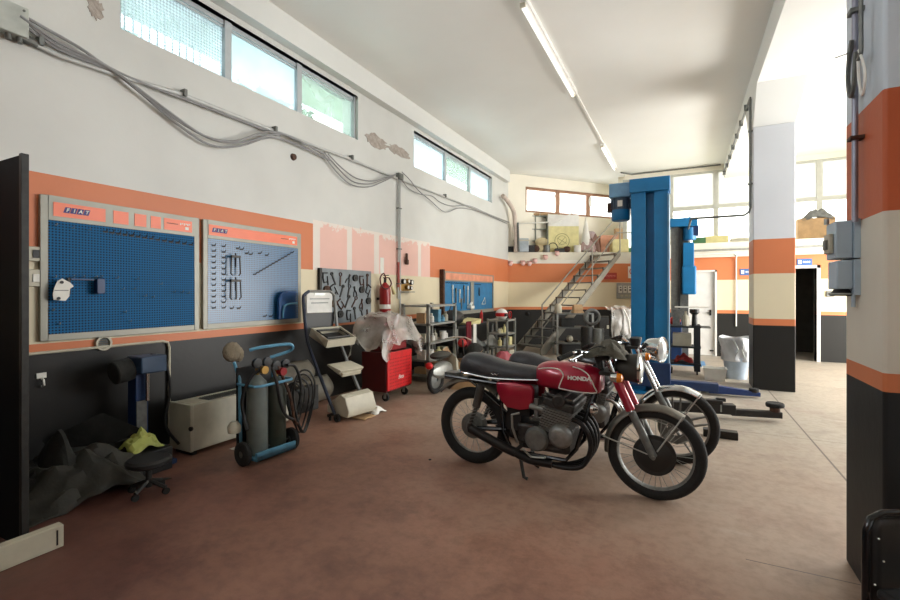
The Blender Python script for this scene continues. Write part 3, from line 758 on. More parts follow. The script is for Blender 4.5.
# flaked plaster patches between the high windows: raised broken rim and bare render
bare = mat('bare_render', (176, 166, 156), 0.95, var=0.12, scale=14, bump=0.6, bscale=40)
def patch(label, px, py, w_, h_, seed, f=wallp):
    q = f(px, py, 0.0); mb = MB(); n = 26; rnd = random.Random(seed)
    pts = [((0.62 + 0.5 * rnd.random()) * w_ * math.cos(2 * math.pi * i / n), (0.62 + 0.5 * rnd.random()) * h_ * math.sin(2 * math.pi * i / n)) for i in range(n)]
    mb.prism(pts, 'x', 0.001, 0.006)
    tag(obj('plaster_patch', mb, bare, loc=(q.x, q.y, q.z)), label, 'plaster patch', 'flaked plaster on the left wall')
patch('flaked plaster patch left of the first high window', 95, 8, 0.07, 0.1, 1)
patch('large flaked plaster patch just right of the first window group', 376, 141, 0.34, 0.11, 2)
patch('small flaked plaster patch just left of the second window group', 400, 152, 0.36, 0.1, 3)

# riser pipes with valves and gauges
yr = wallp(397, 250).y
t = thing('riser_pipe', 'pair of thin pipes dropping from the conduit beside the extinguisher', 'pipe', (XL, yr, 0))
zt = wallp(397, 177).z
obj('pipe', MB().cyl((0.03, 0, 1.35), (0.03, 0, zt), 0.013, n=8), M['grey_metal'], t)
obj('pipe', MB().cyl((0.03, 0.05, 1.0), (0.03, 0.05, zt), 0.016, n=8), M['pale_pipe'], t)
obj('red_sleeve', MB().cyl((0.03, 0, 1.55), (0.03, 0, 1.98), 0.02, n=10), mat('faded_red', (176, 92, 84), 0.6), t)
obj('elbow_box', MB().b(0.0, 0.08, -0.05, 0.09, zt - 0.05, zt + 0.06), M['dull_metal'], t, bevel=0.01)
for z in (2.9, 2.2, 1.6): obj('clip', MB().b(0, 0.05, -0.02, 0.08, z, z + 0.02), M['dull_metal'], t)
q = wallp(403, 285)
t = thing('air_manifold', 'cluster of brass valves and gauges on the wall right of the extinguisher', 'manifold', (XL, q.y, q.z))
obj('bracket', MB().b(0.0, 0.04, -0.16, 0.2, -0.1, 0.1), M['brass'], t, bevel=0.004)
for i, (y, z, r_) in enumerate(((-0.08, 0.06, 0.045), (0.06, 0.07, 0.04), (0.17, 0.05, 0.045), (0.04, -0.04, 0.04), (0.15, -0.05, 0.035))):
    g_ = obj('gauge', MB().lathe([(r_, 0.0), (r_, 0.05), (r_ * 0.85, 0.055), (r_ * 0.85, 0.048), (0, 0.048)], (0.04, y, z), 'x', 16), M['brass' if i % 2 else 'dark_metal'], t)
    obj('dial', MB().cyl((0.086, y, z), (0.091, y, z), r_ * 0.8), M['paper'], g_)
obj('tray', MB().b(0, 0.11, -0.14, 0.22, -0.13, -0.115), M['dull_metal'], t)
q = wallp(405, 259)
t = thing('hanging_brush', 'dark brush hanging on the faded pink band above the gauges', 'brush', (XL + 0.02, q.y, q.z))
obj('handle', MB().b(0, 0.03, -0.02, 0.025, -0.02, 0.1), M['rust'], t, bevel=0.006); obj('bristles', MB().b(0, 0.04, -0.035, 0.04, -0.1, -0.01), M['rust'], t, bevel=0.01)

# fire extinguisher
q = wallp(383.5, 312)
t = thing('fire_extinguisher', 'red fire extinguisher hung on the wall beside the gauges', 'fire extinguisher', (XL + 0.13, q.y - .14, q.z))
obj('cylinder', MB().lathe([(0.0, 0.0), (0.085, 0.0), (0.09, 0.02), (0.09, 0.36), (0.078, 0.42), (0.04, 0.46), (0.028, 0.48), (0, 0.48)], n=24), M['ext_red'], t)
obj('label_sticker', MB().lathe([(0.0905, 0.06), (0.0905, 0.13)], n=24, axis='z'), M['paper'], t, solid=0.001)
obj('valve', MB().cyl((0, 0, 0.48), (0, 0, 0.56), 0.022).b(-0.03, 0.06, -0.012, 0.012, 0.55, 0.565).b(-0.03, 0.07, -0.01, 0.01, 0.59, 0.6), M['black'], t)
obj('hose', MB().tube([(0.02, 0, 0.53), (0.06, -0.12, 0.62), (0.05, -0.2, 0.55), (0.05, -0.16, 0.42), (0.07, -0.05, 0.38), (0.08, 0.06, 0.46), (0.06, 0.02, 0.56)], 0.011, 8, curve=6), mat('dark_red_hose', (92, 24, 30), 0.5), t)
obj('horn', MB().cyl((0.09, 0.06, 0.42), (0.09, 0.13, 0.3), 0.016, 0.03), M['yellow_paper'], t)
obj('bracket', MB().b(-0.13, -0.08, -0.05, 0.05, 0.2, 0.24), M['dark_metal'], t)
q = wallp(382, 268)
tag(obj('instruction_sheet', MB().b(0, 0.003, -0.05, 0.05, -0.12, 0.14), M['paper'], loc=(XL, q.y, q.z + 0.03)), 'narrow white instruction sheet on the wall above the extinguisher', 'sheet')

# grey tool board with hand tools
q0 = wallp(319, 268); q1 = wallp(370, 320)
gy0, gy1, gz0_, gz1_ = q0.y, q1.y, 1.02, 1.79
t = thing('shadow_board', 'grey wall board crowded with hand tools behind the display stand', 'tool board', (XL + .002, gy0, gz0_))
obj('panel', MB().b(0, 0.02, 0, gy1 - gy0, 0, gz1_ - gz0_), mat('grey_board', (132, 140, 144), 0.6), t)
obj('edge_post', MB().b(0, 0.045, -0.03, 0.01, 0, gz1_ - gz0_), M['black'], t)
rnd = random.Random(3)
kinds = ['open_spanner', 'pliers', 'ring_spanner', 'clamp', 'pulley']
def handtool(k):
    mb = MB()
    if k == 0: mb.b(0, .012, -.012, .012, -.1, .08); mb.lathe([(0.014, 0), (0.014, .014), (0.03, .014), (0.03, 0)], (0, 0, .1), 'x', 12, True)
    elif k == 1: mb.tube([(0.006, -.04, -.1), (0.006, -.03, -.03), (0.006, 0.005, .02), (0.006, .012, .08)], .009, 6); mb.tube([(0.012, .04, -.1), (0.012, .03, -.03), (0.012, -0.005, .02), (0.012, -.012, .08)], .009, 6)
    elif k == 2: mb.tube([(0.006, 0.03 * math.cos(a), 0.03 * math.sin(a) + .08) for a in [i * .523 for i in range(12)]], .008, 6, closed=True); mb.b(0, .012, -.01, .01, -.12, .05)
    elif k == 3: mb.tube([(.01, .05, .07), (.01, -.04, .08), (.01, -.05, 0), (.01, -.04, -.08), (.01, .05, -.07)], .011, 6); mb.cyl((.01, .045, -.13), (.01, .045, .02), .008, n=6)
    else: mb.lathe([(0.02, 0), (0.02, .03), (0.06, .03), (0.06, 0)], (0, 0, 0), 'x', 16, True); mb.lathe([(0.0, 0.0), (0.0, .035), (0.018, .035), (0.018, 0)], (0, 0, 0), 'x', 10)
    return mb
cols_ = 7
names_ = ['open-ended spanner', 'pliers', 'ring spanner', 'C-shaped clamp', 'pulley wheel']
ordn = ['top', 'second', 'third', 'bottom']; cord = ['leftmost', 'second', 'third', 'middle', 'fifth', 'sixth', 'rightmost']
for r_ in range(4):
    for c_ in range(cols_):
        k = [3, 1, 0, 4, 2][(r_ * 3 + c_ * 2) % 5]
        mb = handtool(k)
        y = gy0 + 0.1 + c_ * (gy1 - gy0 - 0.2) / (cols_ - 1) + rnd.uniform(-.02, .02); z = gz1_ - 0.13 - r_ * 0.175 + rnd.uniform(-.02, .02)
        o = obj(kinds[k], mb, M['dark_metal'] if rnd.random() < .7 else M['rust'], loc=(XL + 0.022, y, z))
        o.rotation_euler = (rnd.uniform(-.7, .7), 0, 0); o.scale = (1, .9, .85)
        tag(o, 'dark %s on the grey tool board, %s row, %s in it' % (names_[k], ordn[r_], cord[c_]), names_[k].split()[-1], 'hand tools on the grey board')

# twin blue boards farther along the wall
q0 = wallp(441, 258); q1 = wallp(492, 312)
y0_ = q0.y; y1_ = q1.y; z0_ = 0.98; z1_ = 1.9; W_ = y1_ - y0_
t = thing('tool_cabinet_board', 'pair of plain blue tool panels in one frame, far along the left wall', 'tool board', (XL, y0_, z0_))
fr = MB(); fr.b(0, .05, 0, W_, 0, .08); fr.b(0, .05, 0, W_, .72, .92); fr.b(0, .05, 0, .08, .08, .72); fr.b(0, .05, W_ * .49, W_ * .55, .08, .72); fr.b(0, .05, W_ - .06, W_, .08, .72)
obj('frame', fr, M['board_frame'], t)
obj('header_strip', MB().b(.05, .055, .1, W_ - .1, .75, .89), mat('faded_orange_strip', (226, 150, 118), .5), t)
obj('blue_panel', MB().b(.005, .03, .08, W_ * .49, .08, .72), mat('mid_blue_panel', (30, 118, 168), .45), t); obj('blue_panel', MB().b(.005, .03, W_ * .55, W_ - .06, .08, .72), bpy.data.materials['mid_blue_panel'], t)
obj('side_post', MB().b(0, .09, -.06, 0, -.1, .95), M['rust'], t)
for i in range(10): obj('hook', MB().tube([(.03, .14 + i * .11, .68), (.07, .14 + i * .11, .68), (.075, .14 + i * .11, .7)], .006, 5), M['black'], t)
for i in range(4): obj('hook', MB().tube([(.03, W_ * .58 + i * .09, .67), (.07, W_ * .58 + i * .09, .67), (.075, W_ * .58 + i * .09, .69)], .006, 5), M['black'], t)
for i, (a, z, h_) in enumerate(((.3, .25, .3), (.42, .22, .26), (.55, .26, .2), (.72, .25, .3), (.86, .2, .34), (.62, .12, .14))):
    tag(obj('screwdriver', MB().cyl((0, 0, 0), (0, 0, h_), .012, n=6).cyl((0, 0, h_), (0, 0, h_ + .09), .022, n=8), M['dull_metal' if i % 2 else 'paper'], loc=(XL + .05, y0_ + a * W_ * .49 + .02, z0_ + z)),
        'long screwdriver on the left blue panel, %s from its left side' % ['first', 'second', 'third', 'fifth', 'last', 'fourth and short'][i], 'screwdriver', 'screwdrivers on the far blue panel')
p = (XL + .05, y0_ + W_ * .45, z0_ + .12)
tag(obj('sander', MB().b(0, .1, -.09, .09, 0, .06).cyl((.05, -.05, .06), (.05, .05, .13), .03), M['paper'], loc=p), 'white hand tool at the lower right of the left blue panel', 'hand tool')
tag(obj('set_square', MB().tube([(0, 0, 0), (0, .22, .0), (0, .18, .16), (0, 0, 0)], .008, 5), M['paper'], loc=(XL + .05, y0_ + W_ * .72, z0_ + .2)), 'white angle square on the right blue panel', 'square')
tag(obj('chain_loop', MB().tube([(0, 0, .2), (0, .03, .1), (0, .02, 0), (0, -.02, .06), (0, 0, .2)], .009, 5, curve=3), M['black'], loc=(XL + .05, y0_ + W_ * .66, z0_ + .4)), 'black chain hanging on the right blue panel', 'chain')
# ================================================================== LEFT FOREGROUND
# open black steel door leaf of a cupboard at the far left, edge-on metal rim
e = gp(28, 548)
t = thing('cupboard_door', 'tall black door leaf with grey metal edge at the left of the picture', 'door leaf', (e.x, e.y, 0))
hgt = 2.235
obj('leaf', MB().b(-1.05, -.012, -.02, .0, 0, hgt), mat('black_door_face', (13, 15, 19), .7, spec=.15), t)
obj('edge_strip', MB().b(-.03, 0.0, -.03, .006, 0, hgt + .005), M['dark_metal'], t, bevel=.003)
obj('hinge', MB().cyl((-1.04, -.02, .4), (-1.04, -.02, .52), .012), M['dull_metal'], t); obj('hinge', MB().cyl((-1.04, -.02, 1.7), (-1.04, -.02, 1.82), .012), M['dull_metal'], t)
a = gp(64, 546)
t = thing('plank', 'low white slotted panel standing on the floor by the black door leaf', 'panel', (a.x, a.y, 0))
obj('board', MB().b(-.025, 0.0, -.95, .0, 0, .125), M['off_white'], t, bevel=.004)
obj('slot', MB().b(0, .003, -.035, -.028, .02, .105), M['black'], t)
obj('back_rib', MB().b(-.06, -.025, -.95, 0, .11, .125), M['off_white'], t)

# blue upright press by the dado with hose
p = onX(138, 400, XL + .3); p.y -= .25
t = thing('bearing_press', 'narrow dark blue upright press in the shade of the dado', 'press', (XL + 0.3, p.y + .25, 0))
obj('column', MB().b(-.06, .06, -.05, .05, .04, .78), M['blue_dark'], t, bevel=.006)
obj('base', MB().b(-.2, .25, -.18, .18, 0, .04), M['blue_dark'], t, bevel=.006)
obj('head', MB().b(-.08, .14, -.05, .16, .78, .92), mat('slate_blue_head', (52, 74, 100), .5), t, bevel=.01)
obj('motor', MB().cyl((.0, -.19, .8), (.0, -.06, .82), .095, n=20), M['dark_cloth'], t, bevel=.01)
obj('ram', MB().cyl((.1, .02, .55), (.1, .02, .8), .018, n=10), M['chrome'], t)
obj('hose', MB().tube([(0, .1, .92), (.03, .2, .86), (.05, .24, .6), (.05, .2, .3), (.08, .3, .1)], .012, 8, curve=6), M['black'], t)
obj('guard', MB().b(.06, .075, -.05, .03, .3, .55), M['dull_metal'], t)

# heap: tarpaulins, sheets, sack, stool
def crumple(name, label, cat, loc, rx, ry, hz, seed, m, group=None, sx=26, solid=.004, rz=0, sharp=5):
    def fn(u, v):
        x, y = (u - .5) * 2, (v - .5) * 2
        r = min(1, math.sqrt(x * x + y * y) / 1.15)
        h = hz * (1 - r ** 2.2)
        q = (x * 1.7, y * 1.7, seed)
        n1 = abs(wob(q, .9, 1.0, seed)) ; n2 = abs(wob(q, 2.2, .35, seed + 3))
        h = max(0.006, h * (.55 + .9 * n1 + .5 * n2) + .02 * n2)
        return (x * rx * (1 + .25 * wob(q, 1.5, 1, seed + 5)), y * ry * (1 + .25 * wob(q, 1.5, 1, seed + 6)), h)
    o = obj(name, MB().grid(fn, sx, sx), m, loc=loc, solid=solid, rz=rz, ang=25)
    return tag(o, label, cat, group)
c = gp(88, 490)
crumple('tarpaulin', 'dark crumpled canvas tarpaulin, broad front part of the heap', 'tarpaulin', (c.x - .02, c.y - .05, 0), .34, .42, .36, 2, M['olive'])
c2 = gp(60, 500)
crumple('rubbish_sack', 'black rubbish sack slumped next to the black door leaf', 'sack', (c2.x - .18, c2.y + .02, 0), .3, .3, .42, 5, M['dark_cloth'])
# leaning dark sheet
a = at(50, 466, 3.3); 
t = MB().add([(-.35, -.05, .24), (.02, .22, .46), (.14, .46, .28), (-.2, .2, .1), (-.35, -.05, .232), (.02, .22, .452), (.14, .46, .272), (-.2, .2, .092)], [(0, 1, 2, 3), (7, 6, 5, 4), (0, 4, 5, 1), (1, 5, 6, 2), (2, 6, 7, 3), (3, 7, 4, 0)])
tag(obj('rubber_mat', t, M['dark_cloth'], loc=(c.x - .18, c.y - .05, .05)), 'stiff dark rubber mat leaning over the top of the heap', 'mat')
c = gp(128, 470)
tag(obj('plastic_pan', MB().loft([[(x * s, y * s, z) for x, y in ((-.16, -.2), (.16, -.16), (.2, .2), (-.12, .22))] for s, z in ((.9, 0), (1, .03), (1.04, .035), (.9, .03))]), mat('dusty_grey_plastic', (72, 74, 68), .6), loc=(c.x - .25, c.y - .16, .2)), 'dusty grey plastic pan lying on the heap beside the yellow bag', 'pan')
tag(obj('wooden_crate', MB().b(-.2, .2, -.25, .2, 0, .19), M['dark_metal'], loc=(c.x - .25, c.y - .16, 0)), 'low dark crate under the grey pan in the heap', 'crate')
c = at(141, 444, 3.72)
crumple('plastic_bag', 'crumpled yellow and white bag on top of the dark heap', 'bag', (c.x, c.y, .19), .12, .12, .15, 9, mat('yellow_green_bag', (178, 184, 96), .5), solid=.002, sx=14)
tag(obj('crate', MB().b(-.16, .16, -.14, .16, 0, .185), M['black'], loc=(c.x, c.y, 0), bevel=.006), 'small black crate carrying the yellow bag', 'crate')
c = gp(150, 496)
t = thing('work_stool', 'low dark castor stool in front of the heap', 'stool', (c.x - .05, c.y + .02, 0))
obj('seat', MB().lathe([(0, .26), (.13, .26), (.145, .245), (.145, .22), (.12, .205), (0, .205)], n=24), M['black'], t)
obj('post', MB().cyl((0, 0, .05), (0, 0, .21), .02), M['dark_metal'], t)
for i in range(4):
    a = i * math.pi / 2 + .4; cx, cy = .13 * math.cos(a), .13 * math.sin(a)
    lg = obj('leg', MB().tube([(0, 0, .1), (cx, cy, .05)], .014, 6), M['dark_metal'], t)
    obj('castor', MB().cyl((cx - .01, cy, .024), (cx + .01, cy, .024), .024), M['rubber'], lg)

# fan convector
p = gp(191.5, 457)
t = thing('fan_convector', 'grey-beige fan convector cabinet standing on the floor against the dado', 'convector', (p.x, p.y, 0))
M['ivory2'] = mat('aged_enamel', (186, 182, 164), .5, var=.1, scale=5)
obj('casing', MB().b(-.3, 0, 0, 1.12, .04, .455), M['ivory2'], t, bevel=.012)
obj('side_cap', MB().b(-.3, .004, -.012, .02, .04, .46), M['ivory2'], t, bevel=.008)
gr = MB(); gr.b(-.2, -.05, .2, .9, .455, .458)
g_ = obj('outlet_grille', gr, M['black'], t)
for i in range(30): obj('slat', MB().b(-.2, -.05, .21 + i * .0235, .217 + i * .0235, .458, .465), M['dull_metal'], g_)
obj('lid', MB().b(-.22, -.04, .02, .17, .455, .462), M['off_white'], t, bevel=.002)
for y in (.05, 1.05): obj('foot', MB().b(-.27, -.03, y - .02, y + .02, 0, .04), M['black'], t)
obj('dent', MB().cyl((0, .0, .25), (.004, -.014, .25), .02), M['black'], t)
tag(obj('paper_scrap', MB().grid(lambda u, v: (u * .14, v * .2, .004 + .02 * abs(wob((u * 3, v * 3, 1), 1))), 6, 6), M['paper'], loc=(p.x + .12, p.y + .28, 0), solid=.001), 'torn paper scrap on the floor before the convector', 'paper')

# gas welding cart
wl_, wr_ = gp(243, 466), gp(291, 449)
mid_ = (wl_ + wr_) / 2
dirv = (wr_ - wl_); ang = math.atan2(dirv.y, dirv.x) - math.pi / 2      # local +y runs along the axle
mid_ = mid_ - Vector((math.cos(ang), math.sin(ang), 0)) * .12
t = thing('welding_cart', 'light blue two-wheeled welding cart carrying two gas bottles', 'cart', (mid_.x, mid_.y, 0), ang)
hw = dirv.length / 2
for s in (-1, 1):
    wh = obj('wheel', MB().lathe([(.03, -.025), (.085, -.025), (.1, -.015), (.1, .015), (.085, .025), (.03, .025)], (.12, s * hw, .1), 'y', 28, True), M['rubber'], t)
    obj('wheel_disc', MB().lathe([(0, -.02), (.075, -.016), (.075, .016), (0, .02)], (.12, s * hw, .1), 'y', 20), M['dull_metal'], wh)
obj('axle', MB().cyl((.12, -hw, .1), (.12, hw, .1), .012), M['dark_metal'], t)
obj('back_panel', MB().b(-.06, -.045, -.19, .19, .1, .8), M['black'], t)
obj('foot_plate', MB().b(-.05, .24, -.2, .2, .04, .06).b(.22, .24, -.2, .2, .04, .11), M['blue_light'], t)
ladder = MB()
for s in (-1, 1): ladder.tube([(-.02, s * .17, .06), (-.04, s * .17, .7), (-.12, s * .17, .84)], .014, 8)
obj('side_rail', ladder, M['blue_light'], t)
obj('handle', MB().tube([(-.12, -.02, .93), (-.08, .06, .95), (-.02, .3, .96), (.0, .36, .94), (-.04, .36, .89), (-.12, .2, .84)], .015, 8, curve=4), M['blue_light'], t)
obj('cross_hoop', MB().tube([(-.04, -.19, .66), (.2, -.19, .66), (.22, -.15, .66), (.22, .17, .67), (.18, .2, .67), (-.04, .2, .66)], .012, 8), M['blue_light'], t)
for k, (s, m_, hh, lb) in enumerate(((-1, 'cyl_grey', .66, 'pale grey gas bottle, left one on the welding cart'), (1, 'cyl_green', .62, 'dark green gas bottle, right one on the welding cart'))):
    Q = Matrix.Translation((mid_.x, mid_.y, 0)) @ Matrix.Rotation(ang, 4, 'Z') @ Vector((.1, s * .095, .06))
    b_ = thing('gas_cylinder', lb, 'gas cylinder', Q, ang, 'gas bottles on the welding cart')
    obj('bottle', MB().lathe([(0, 0), (.082, 0), (.088, .012), (.088, hh - .1), (.075, hh - .04), (.04, hh), (.025, hh + .02), (0, hh + .02)], n=24), M[m_], b_)
    obj('valve', MB().cyl((0, 0, hh + .02), (0, 0, hh + .1), .018).cyl((0, 0, hh + .07), (.06, 0, hh + .07), .013), M['brass'], b_)
    rg = obj('regulator', MB().lathe([(0, 0), (.035, 0), (.035, .06), (0, .06)], (.05, 0, hh + .07), 'x', 16), M['ext_red'] if k else M['brass'], b_)
    for q_ in (-1, 1):
        obj('gauge', MB().lathe([(0, 0), (.042, 0), (.042, .03), (.034, .032), (0, .028)], (.05, q_ * .05, hh + .13), 'x', 18), M['black'], rg)
Q = Matrix.Translation((mid_.x, mid_.y, 0)) @ Matrix.Rotation(ang, 4, 'Z')
hoses = [(.19, .3, .38, .2), (.2, .33, .36, .24), (.17, .28, .4, .17), (.22, .35, .38, .26), (.23, .36, .4, .28), (.15, .3, .36, .14)]
for i, (x, y, z, r_) in enumerate(hoses):
    pts = [Q @ Vector((x - .06 + .03 * math.sin(a * 2), y + r_ * .42 * math.cos(a), z + .03 + r_ * 1.05 * math.sin(a))) for a in [k * math.pi / 8 for k in range(16)]]
    tag(obj('coiled_hose', MB().tube(pts, .009, 6, closed=True, curve=2), M['black'] if i % 2 else M['dark_metal']), 'one turn of the black welding hose coiled at the right side of the cart', 'hose', 'hose turns on the welding cart')
for lb_, pts_ in (('black hose hanging down the front between the two gas bottles', ((.2, -.02, .8), (.24, .0, .66), (.24, .03, .5), (.23, .1, .36), (.22, .2, .3))),
                 ('black hose hanging from the left regulator over the pale bottle', ((.18, -.12, .8), (.14, -.2, .72), (.1, -.24, .55), (.1, -.22, .4), (.16, -.23, .3))),
                 ('black hose running from the right regulator to the coil', ((.2, .14, .8), (.2, .22, .78), (.2, .28, .66), (.2, .3, .5)))):
    tag(obj('gas_hose', MB().tube([Q @ Vector(v) for v in pts_], .014, 8, curve=5), M['black']), lb_, 'hose', 'loose hoses on the welding cart')
tag(obj('welding_torch', MB().tube([Q @ Vector(v) for v in ((.17, .06, .8), (.2, .1, .68), (.22, .16, .5), (.22, .2, .3), (.2, .26, .24))], .013, 8, curve=5), M['rust']), 'red-brown hose with torch hanging down the front of the right gas bottle', 'torch')
tag(obj('work_gloves', MB().sph((0, 0, 0), (.05, .09, .09), 12).sph((0.0, .07, -.03), (.035, .05, .07), 10), mat('tan_glove', (130, 118, 98), .9, bump=.4), loc=Q @ Vector((-.15, -.17, .93))), 'pair of tan work gloves stuffed on the left of the cart handle', 'gloves')
tag(obj('pressure_lamp', MB().lathe([(0, 0), (.05, 0), (.055, .05), (.03, .09), (0, .1)], n=16), M['off_white'], loc=Q @ Vector((.02, -.26, .27))), 'small white cup hanging on the left side of the cart', 'cup')

# slanting display / service stand with pale trays
f_ = gp(352, 417)
t = thing('tray_stand', 'slanting tubular stand with three pale trays, right of the welding cart', 'stand', (f_.x, f_.y, 0), R(-8))
ST = mat('blue_black_tube', (44, 50, 66), .4, .3); ST2 = mat('silver_tube', (150, 152, 150), .35, .6)
W2_ = .24
for s in (-1, 1):
    obj('side_tube', MB().tube([(-.02, s * W2_, .08), (-.42, s * W2_, .72), (-.52, s * W2_, .95), (-.58, s * W2_, 1.36), (-.58, s * (W2_ - .02), 1.43), (-.58, s * (W2_ - .08), 1.47)], .02, 8, curve=4), ST if s < 0 else ST2, t)
obj('top_tube', MB().tube([(-.58, -(W2_ - .08), 1.47), (-.58, W2_ - .08, 1.47)], .018, 8), ST2, t)
sp = MB(); sp.b(-.6, -.575, -.2, .2, 1.2, 1.47)
hd = obj('sign_panel', sp, mat('pale_sign', (208, 206, 198), .4), t, bevel=.01, label='pale sign panel with two faint lines of lettering')
for z, w_ in ((1.37, .15), (1.32, .13)): obj('lettering_line', MB().b(-.574, -.572, -w_, w_, z, z + .016), M['dull_metal'], hd)
obj('name_plate', MB().b(-.576, -.57, -.08, .08, 1.42, 1.45), M['grey_metal'], hd)
obj('window_panel', MB().b(-.6, -.585, -.22, .22, 1.0, 1.2), mat('smoked_panel', (44, 45, 44), .5), t)
def tray(x, z, d, h_, tilt, name='tray'):
    mb = MB(); mb.M = Matrix.Translation((x, 0, z)) @ Matrix.Rotation(tilt, 4, 'Y')
    mb.b(0, d, -.22, .22, 0, .02); mb.b(0, .02, -.22, .22, 0, h_); mb.b(d - .02, d, -.22, .22, 0, h_); mb.b(0, d, -.22, -.205, 0, h_); mb.b(0, d, .205, .22, 0, h_)
    return obj(name, mb, M['off_white'], t, bevel=.008)
tr1 = tray(-.5, .94, .33, .1, R(22), 'upper_tray')
mb = MB(); mb.M = Matrix.Translation((-.5, 0, .94)) @ Matrix.Rotation(R(22), 4, 'Y'); mb.b(.03, .3, -.2, .2, .022, .03)
obj('rubber_liner', mb, M['black'], tr1)
mb = MB(); mb.M = Matrix.Translation((-.5, 0, .94)) @ Matrix.Rotation(R(22), 4, 'Y'); mb.tube([(.06, -.17, .09), (.26, -.17, .09), (.26, .17, .09), (.06, .17, .09)], .012, 6, closed=True)
obj('wire_basket', mb, M['dark_metal'], tr1)
mb = MB(); mb.M = Matrix.Translation((-.24, 0, .6)) @ Matrix.Rotation(R(22), 4, 'Y')
mb.prism([(0, 0), (.22, 0), (.24, .05), (.22, .055), (.0, .02)], 'y', -.17, .19)
obj('middle_shelf', mb, M['off_white'], t, bevel=.004)
mb = MB(); mb.M = Matrix.Translation((-.18, 0, .55)) @ Matrix.Rotation(R(22), 4, 'Y'); mb.b(.02, .18, -.14, .15, 0, .045)
obj('drawer', mb, M['off_white'], t, bevel=.006)
mb = MB(); mb.prism([(-.2, .07), (.14, .05), (.16, .12), (.1, .27), (.02, .3), (-.2, .16)], 'y', -.2, .24)
bb = obj('lower_box', mb, M['off_white'], t, bevel=.01)
obj('warning_mark', MB().add([(.135, .0, .17), (.135, .06, .17), (.12, .03, .21)], [(0, 1, 2)]), M['black'], bb, solid=.002)
for s in (-1, 1): obj('castor', MB().lathe([(.012, -.014), (.045, -.014), (.045, .014), (.012, .014)], (.02, s * .24, .045), 'y', 18, True), M['rubber'], t)
obj('rear_foot', MB().tube([(-.1, -.27, .06), (-.1, .27, .06)], .018, 8).cyl((-.1, -.24, 0), (-.1, -.24, .06), .015).cyl((-.1, .24, 0), (-.1, .24, .06), .015), M['dark_metal'], t)
# stuff behind the stand: pale covers leaning on the wall
for k, (px, py, w_, h_, lb) in enumerate(((318, 402, .3, .34, 'curved grey-beige plastic cover on the floor behind the tray stand'), (300, 372, .26, .3, 'dull grey cover leaning on the dado behind the cart'))):
    p = wallp(px, py, .25)
    mb = MB().grid(lambda u, v: ((.12 * math.sin(u * math.pi)), (v - .5) * w_ * 2, u * h_), 10, 8)
    tag(obj('plastic_cover', mb, mat('taupe_cover_%d' % k, (118, 112, 98), .6), loc=(XL + .12, p.y, .02 if k == 0 else .3), solid=.008), lb, 'cover', 'covers behind the tray stand')
tag(obj('packing_box', MB().b(-.14, .14, -.25, .25, 0, .3), M['dark_metal'], loc=(XL + .17, wallp(300, 372, .25).y, 0)), 'dark box on the floor at the wall behind the welding cart', 'box')
c = gp(374, 412)
crumple('paper_wad', 'crumpled white paper on the floor right of the tray stand', 'paper', (c.x, c.y, 0), .11, .12, .1, 4, M['paper'], sx=14, solid=.002)
c = gp(372, 416)
tag(obj('cardboard_flap', MB().grid(lambda u, v: (u * .3 - .15, v * .22 - .1, .006 + .02 * abs(wob((u * 2, v * 2, 3)))), 8, 8), M['cardboard'], loc=(c.x - .1, c.y - .1, 0), solid=.003), 'torn cardboard flap on the floor under the crumpled paper', 'cardboard')

# red tool cabinet on castors
p = gp(386, 403)
t = thing('tool_trolley', 'bright red tool cabinet on castors under clear plastic sheeting', 'tool trolley', (p.x, p.y, 0))
WY, DX = .62, .4
obj('body', MB().b(-DX, 0, 0, WY, .13, .66), mat('shaded_dark_red', (84, 14, 18), .4), t, bevel=.01)  # unlit side painted as a darker red than the front
fp = obj('front_panel', MB().b(0, .02, .01, WY - .01, .15, .655), M['red_flat'], t, bevel=.006, label='bright red perforated front with white script emblem')
obj('top_chest', MB().b(-DX + .02, -.05, .05, WY - .05, .66, .96), bpy.data.materials['shaded_dark_red'], t, bevel=.01)
for i in range(3): obj('drawer', MB().b(-.05, -.035, .07, WY - .07, .675 + i * .095, .76 + i * .095), mat('chest_drawer_red', (140, 20, 26), .4), t, bevel=.004)
text_part('script_emblem', 'Beta', .075, M['paper'], fp, (.023, WY * .52, .3), (R(90), 0, R(90)), shear=.4)
hl = MB()
for i in range(13):
    for j in range(10): hl.b(.0205, .022, .06 + i * .04, .075 + i * .04, .15 + j * .045, .165 + j * .045)
ho = obj('perforation', hl, mat('deep_red', (120, 12, 16), .5), fp); ho['kind'] = 'stuff'
for (x, y) in ((-.06, .08), (-.06, WY - .08), (-DX + .06, .08), (-DX + .06, WY - .08)):
    cs = obj('castor', MB().lathe([(.01, -.016), (.05, -.016), (.05, .016), (.01, .016)], (x, y, .05), 'y', 18, True), M['rubber'], t)
    obj('castor_fork', MB().b(x - .02, x + .02, y - .024, y - .018, .04, .112).b(x - .02, x + .02, y + .018, y + .024, .04, .112), M['grey_metal'], cs)
